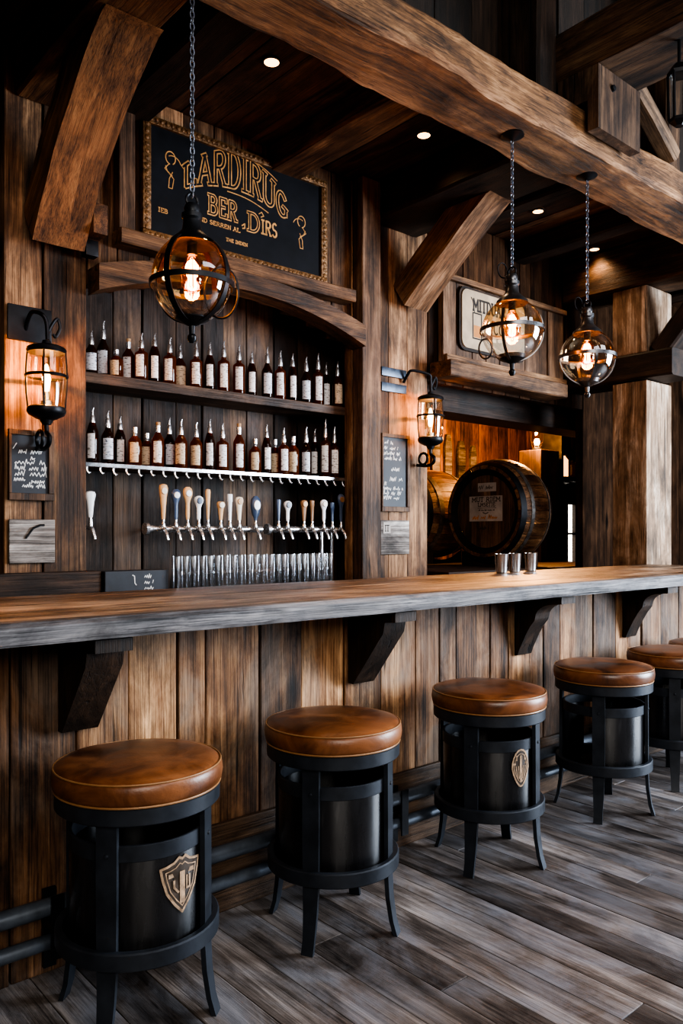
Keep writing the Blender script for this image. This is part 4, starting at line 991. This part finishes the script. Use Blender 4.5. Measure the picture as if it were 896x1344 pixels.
def tap_rail(x0, x1, z, taps, label, columns=()):
    t = thing('beer_tap_rail', label, 'beer taps', ((x0 + x1) / 2, 4.0, z))
    mb = MB(); mb.tube([(x0, 4.0, z), (x1, 4.0, z)], .020, 16); make('rail', mb, M['silver'], t)
    mb = MB(); mb.lathe([(0, -.03), (.034, -.028), (.036, -.008), (.022, .0), (.022, .012), (0, .012)], (x0, 4.0, z), 20, axis='X'); make('end_flange', mb, M['silver'], t)
    for x in (x0 + .12, x1 - .12):
        mb = MB(); mb.tube([(x, 4.015, z), (x, 4.252, z)], .010, 10); make('wall_bracket', mb, M['iron'], t)
    for (x, ztop, kind, m1, m2) in taps:
        mb = MB(); mb.lathe([(0, -.012), (.010, -.012), (.012, .0), (.012, .02), (.008, .028), (.008, .045), (0, .045)], (x, 3.965, z + .008), 12)
        mb.tube([(x, 3.985, z), (x, 3.955, z), (x, 3.94, z - .012), (x + .004, 3.925, z - .04), (x + .006, 3.922, z - .062)], [.012, .012, .010, .008, .007], 10)
        f = make('faucet', mb, M['silver'], t)
        hd, disc = tap_handle(f, x, 3.965, z + .052, ztop, kind, M[m1], M[m2] if m2 else None)
        if disc: make('badge', disc[0], disc[1], f)
    for x in columns:
        mb = MB(); mb.tube([(x, 4.0, 1.0), (x, 4.0, z - .018)], .014, 14); make('beer_pipe', mb, M['steel'], t)
tap_rail(2.055, 2.81, 1.425, [(2.124, 1.675, 'paddle', 'tan', 'cream2'), (2.202, 1.649, 'disc', 'navy', 'white'), (2.277, 1.664, 'disc', 'tan', 'white'), (2.349, 1.615, 'disc', 'white', 'navy'), (2.41, 1.657, 'slim', 'tan', None), (2.497, 1.588, 'paddle', 'tan', 'cream2'), (2.56, 1.632, 'square', 'white', None), (2.626, 1.619, 'paddle', 'cream2', 'tan'), (2.744, 1.627, 'oval', 'navy', 'white')], 'chrome rail of nine assorted beer taps in the middle of the alcove')
tap_rail(2.875, 3.46, 1.425, [(2.917, 1.612, 'slim', 'navy', None), (2.988, 1.603, 'disc', 'white', 'navy'), (3.118, 1.613, 'paddle', 'brown', 'tan'), (3.184, 1.612, 'square', 'brown', None), (3.282, 1.619, 'disc', 'white', 'cream2'), (3.355, 1.603, 'square', 'navy', None), (3.43, 1.661, 'disc', 'navy', 'brown')], 'shorter chrome rail of seven beer taps with steel pipes, at right of the alcove', columns=(3.29, 3.38))
# lone tap at the left edge of the alcove
t = thing('beer_tap', 'single white beer tap at the left edge of the alcove', 'beer tap', (1.70, 4.0, 1.42))
mb = MB(); mb.tube([(1.70, 4.253, 1.43), (1.70, 3.95, 1.43), (1.70, 3.93, 1.42), (1.705, 3.915, 1.385), (1.706, 3.912, 1.37)], [.012, .012, .010, .008, .007], 10); mb.lathe([(0, -.012), (.012, -.012), (.012, .02), (.008, .045), (0, .045)], (1.70, 3.955, 1.438), 12); f = make('faucet', mb, M['silver'], t)
tap_handle(f, 1.70, 3.955, 1.483, 1.62, 'paddle', M['white'], M['cream2'])

# ================================================================== CUPS ON THE BAR
cups = [(3.87, 2.985, 'polished metal tumbler on the bar, left one of the three'), (4.02, 3.0, 'polished metal tumbler on the bar, middle one of the three'), (4.20, 3.01, 'polished metal tumbler on the bar, right one of the three')]
c0 = None
for x, y, lb in cups:
    if c0 is None:
        mb = MB(); mb.lathe([(0, .004), (.030, 0), (.034, .004), (.041, .112), (.043, .116), (.040, .116), (.032, .012), (0, .012)], (x, y, 1.1585), 28, cap=False); c0 = o = make('metal_tumbler', mb, M['steel'], None, cat='tumbler')
    else: o = c0.copy(); COL.objects.link(o)
    o.location = (x, y, 1.1595); o['label'] = lb; o['group'] = 'metal tumblers on the bar top'

# ================================================================== BARREL ROOM
stand = thing('barrel_stand', 'dark timber stand carrying the oak barrels', 'stand', (6.0, 4.9, 0))
mb = MB(); mb.box(4.6, 7.36, 4.05, 6.15, 1.02, 1.10, .4, .006); make('stand_top', mb, M['darkwood'], stand, smooth=False)
for x in (4.7, 7.28):
    for y in (4.12, 6.08): mb = MB(); mb.box(x - .05, x + .05, y - .05, y + .05, 0, 1.018, .4, .005); make('leg', mb, M['darkwoodZ'], stand, smooth=False)
for x, y in ((5.78, 4.57), (6.00, 4.57), (5.75, 5.62), (6.25, 5.62)):
    mb = MB(); zb = 1.102
    mb.prism([(y - .32, zb), (y + .32, zb), (y + .32, zb + .13), (y + .2, zb + .055), (y + .1, zb + .025), (y, zb + .012), (y - .1, zb + .025), (y - .2, zb + .055), (y - .32, zb + .13)], 'X', x - .04, x + .04); make('cradle', mb, M['darkwoodZ'], stand, smooth=False)
def barrel(x0, y, z, R, Ln, label, full=True):
    t = thing('oak_barrel', label, 'barrel', (x0 + Ln / 2, y, z - R))
    re = R * .86
    def rad(u): return re + (R - re) * (1 - (2 * u - 1) ** 2)
    mb = MB(); ns = 26
    for k in range(ns):
        a0, a1 = 2 * PI * k / ns + .006, 2 * PI * (k + 1) / ns - .006; vs = []; n = 12
        for i in range(n + 1):
            u = i / n; r = rad(u)
            for a, q in ((a0, r), ((a0 + a1) / 2, r * 1.003), (a1, r), (a1, r - .03), (a0, r - .03)): vs.append((x0 + u * Ln, y + q * math.cos(a), z + q * math.sin(a)))
        fs = [(i * 5 + j, i * 5 + (j + 1) % 5, (i + 1) * 5 + (j + 1) % 5, (i + 1) * 5 + j) for i in range(n) for j in range(5)] + [(4, 3, 2, 1, 0), tuple(n * 5 + j for j in range(5))]
        mb.add(vs, fs, random.uniform(.05, 1))
    make('stave_body', mb, M['stave'], t, smooth=False)
    for u0, u1 in ((.0, .10), (.20, .27), (.73, .80), (.90, 1.0)):
        mb = MB(); mb.lathe([(rad(u0) + .001, u0 * Ln), (rad(u0) + .006, u0 * Ln), (rad(u1) + .006, u1 * Ln), (rad(u1) + .001, u1 * Ln)], (x0, y, z), 48, axis='X', cap=False); make('hoop', mb, M['iron'] if u0 in (0.0, .9) else M['hoopgrey'], t)
    mb = MB(); rh = re - .032; nb = 7
    for k in range(nb):
        ya, yb = -rh + 2 * rh * k / nb + .002, -rh + 2 * rh * (k + 1) / nb - .002
        pts = [(ya + (yb - ya) * i / 4, -math.sqrt(max(0, rh * rh - (ya + (yb - ya) * i / 4) ** 2))) for i in range(5)] + [(yb - (yb - ya) * i / 4, math.sqrt(max(0, rh * rh - (yb - (yb - ya) * i / 4) ** 2))) for i in range(5)]
        mb.prism([(y + a, z + b) for a, b in pts], 'X', x0 + .035, x0 + .055, random.uniform(.05, 1))
    hd = make('head', mb, M['head'], t, smooth=False)
    mb = MB(); mb.lathe([(re - .030, .0), (re - .030, .05), (re - .085, .05), (re - .085, .028), (re - .030, .0)], (x0, y, z), 48, axis='X', cap=False); make('chime', mb, M['iron'], t)
    if full:
        fx = onX(x0 + .0345, y)
        mb = MB(); mb.add([fx(-.19, z - .09, 0), fx(.19, z - .09, 0), fx(.19, z + .14, 0), fx(-.19, z + .14, 0)], [(0, 1, 2, 3)]); mb.add([fx(-.09, z + .18, 0), fx(.12, z + .18, 0), fx(.12, z + .26, 0), fx(-.09, z + .26, 0)], [(0, 1, 2, 3)])
        lab = make('paper_label', mb, M['paper'], hd, smooth=False, label='pale printed paper label')
        mb = MB(); text(mb, 'MUT RIEM', -.16, z + .09, .33, .038, fx, .007, .001); make('label_print', mb, M['ink'], lab, smooth=False)
        mb = MB(); text(mb, 'LMSETIE', -.09, z + .045, .20, .032, fx, .006, .001)
        ribbon(mb, [(-.09, z + .03), (.12, z + .03)], .004, fx, .001); ribbon(mb, [(-.03, z - .01), (.0, z - .022), (.03, z - .01)], .007, fx, .001)
        make('label_print', mb, M['ink'], lab, smooth=False); mb = MB(); scribble(mb, -.08, z + .2, .18, .04, fx, .005, 55); make('label_print', mb, M['ink'], lab, smooth=False); mb = MB(); scribble(mb, -.08, z + .005, .18, .014, fx, .004, 57); scribble(mb, -.08, z - .17, .12, .03, fx, .005, 58)
        make('label_print', mb, M['ink'], lab, smooth=False)
        mb = MB(); scribble(mb, -.15, z - .075, .29, .045, fx, .010, 59); make('label_flourish', mb, M['ochre'], lab, smooth=False)
M['hoopgrey'] = plain('grey worn hoop', (.16, .15, .14), rough=.45, metal=.7, var=.5, nscale=30)
barrel(5.66, 4.57, 1.60, .485, .46, 'big oak barrel with a printed paper label on its head')
barrel(5.60, 5.62, 1.60, .46, .80, 'second oak barrel half hidden behind the right pilaster', full=False)
# staves leaning on the wall behind
t0 = None
for k, (x, h, w) in enumerate(((6.90, .66, .065), (7.12, .68, .06), (7.36, .62, .065), (7.58, .58, .055))):
    mb = MB(); mb.prism([(x - w, 1.90), (x + w * .9, 1.90), (x + w, 1.90 + h * .8), (x + w * .5, 1.90 + h), (x - w * .5, 1.90 + h), (x - w, 1.90 + h * .8)], 'Y', BW - .035, BW - .003)
    make('barrel_stave', mb, M['greywood'], None, label=f'pale weathered board on the barrel room wall, {ORD[k]} from the left', cat='wooden board', group='pale boards on the barrel room wall', smooth=False)
mb = MB(); mb.box(6.7, 7.8, BW - .10, BW - .003, 1.85, 1.897); make('wall_ledge', mb, M['darkwood'], None, label='dark ledge holding the pale boards in the barrel room', cat='ledge')
# pillar with lamp
mb = MB(); mb.box(6.95, 7.28, 4.85, 5.13, 1.102, 2.28, .4, .008)
pil = make('timber_pillar', mb, M['darkwoodZ'], None, label='dark square pillar to the right of the big barrel', cat='pillar', smooth=False)
t = thing('table_lamp', 'small bright lamp glowing on top of the dark pillar', 'lamp', (7.02, 4.95, 2.281))
mb = MB(); mb.lathe([(0, 0), (.05, 0), (.05, .015), (.015, .03), (.015, .05), (0, .05)], (7.02, 4.95, 2.281), 18); make('lamp_base', mb, M['iron'], t)
mb = MB(); mb.lathe([(0, .05), (.02, .055), (.03, .085), (.02, .115), (0, .122)], (7.02, 4.95, 2.281), 16); make('bulb', mb, emis('bare bulb', (1, .6, .25), 40), t)
mb = MB(); mb.lathe([(.045, .012), (.065, .08), (.065, .2), (.045, .24)], (7.02, 4.95, 2.281), 20, cap=False); make('glass_chimney', mb, M['clearwarm'], t)
l = bpy.data.lights.new('lamp_light', 'POINT'); l.energy = 150; l.color = (1, .45, .14); l.shadow_soft_size = .04
lo = bpy.data.objects.new('lamp_light', l); COL.objects.link(lo); lo.parent = t; lo.location = (-.12, -.05, .2)
# shelf unit with jars at the right of the barrel room
su = thing('shelf_unit', 'dark metal shelf unit at the right of the barrel room', 'shelf unit', (7.85, 5.0, 0))
for x in (7.42, 8.28):
    mb = MB(); mb.box(x - .02, x + .02, 4.90, 5.2, 0, 2.6); make('upright', mb, M['iron'], su)
for z in (.98, 2.02):
    mb = MB(); mb.box(7.44, 8.26, 4.88, 5.2, z - .05, z); make('shelf_board', mb, M['iron'], su)
mb = MB(); mb.tube([(7.5, 5.05, 1.0), (7.5, 5.05, 1.4), (7.58, 5.05, 1.72), (7.74, 5.05, 1.93), (7.9, 5.05, 1.968)], .03, 10); make('curved_brace', mb, M['iron'], su)
M['jarglow'] = plain('self-lit amber jar', (.5, .2, .06), rough=.2, emit=(1, .45, .14), estr=2.0)  # emission added to the jar surface, so it glows without a lamp
for k, (x, r, h, glow) in enumerate(((7.60, .06, .26, 1), (7.80, .055, .20, 0), (7.98, .065, .34, 1), (8.14, .05, .22, 0))):
    t = thing('glass_jar', f'{"glowing amber" if glow else "dark"} glass jar on the barrel room shelf, {ORD[k]} from the left', 'jar', (x, 5.02, 2.021), 'glass jars on the barrel room shelf')
    mb = MB(); mb.lathe([(0, 0), (r * .9, 0), (r, .01), (r, h * .75), (r * .55, h * .88), (r * .5, h * .92), (0, h * .92)], (x, 5.02, 2.021), 20, cap=False); make('jar_body', mb, M['jarglow'] if glow else M['whisky2'], t)
    mb = MB(); mb.lathe([(0, h * .92), (r * .6, h * .92), (r * .6, h), (0, h)], (x, 5.02, 2.021), 20, cap=False); make('lid', mb, M['iron'], t)

# ================================================================== LIGHT
def area(name, loc, target, sx, sy, e, col):
    l = bpy.data.lights.new(name, 'AREA'); l.shape = 'RECTANGLE'; l.size = sx; l.size_y = sy; l.energy = e; l.color = col
    o = bpy.data.objects.new(name, l); COL.objects.link(o); o.location = loc
    o.rotation_euler = (Vector(target) - Vector(loc)).to_track_quat('-Z', 'Y').to_euler(); return o
area('assumed_daylight', (7.4, -1.0, 1.9), (4.6, 2.4, .8), 2.6, 2.4, 520, (.78, .88, 1.0))  # area lamp added for assumed daylight from the right; no window built there
area('room_fill_light', (-.5, -3.0, 3.2), (2.4, 3.2, 1.4), 3.0, 2.0, 130, (1.0, .93, .84))  # added soft fill from high behind the camera; no lamp stands there
area('overhead_light', (3.5, -1.5, 4.5), (3.2, 2.6, 1.0), 4.0, 2.0, 90, (.95, .95, 1.0))  # added broad soft lamp below the solid front ceiling; no skylight there
w = bpy.data.worlds.new('World'); bpy.context.scene.world = w; w.use_nodes = True
w.node_tree.nodes['Background'].inputs[0].default_value = (.55, .6, .7, 1); w.node_tree.nodes['Background'].inputs[1].default_value = .05

# ================================================================== CAMERA
cam = bpy.data.cameras.new('camera'); co = bpy.data.objects.new('camera', cam); COL.objects.link(co)
co.location = (0, 0, 1.4); co.rotation_euler = (R_(90), 0, R_(-40.9))
cam.sensor_fit = 'AUTO'; cam.sensor_width = 36; cam.lens = 36 * 1035 / 1344; cam.shift_y = 28 / 1344; cam.clip_start = .05
sc = bpy.context.scene; sc.camera = co
sc.view_settings.view_transform = 'AgX'
try: sc.view_settings.look = 'AgX - High Contrast'
except Exception: pass
sc.view_settings.exposure = 0.66
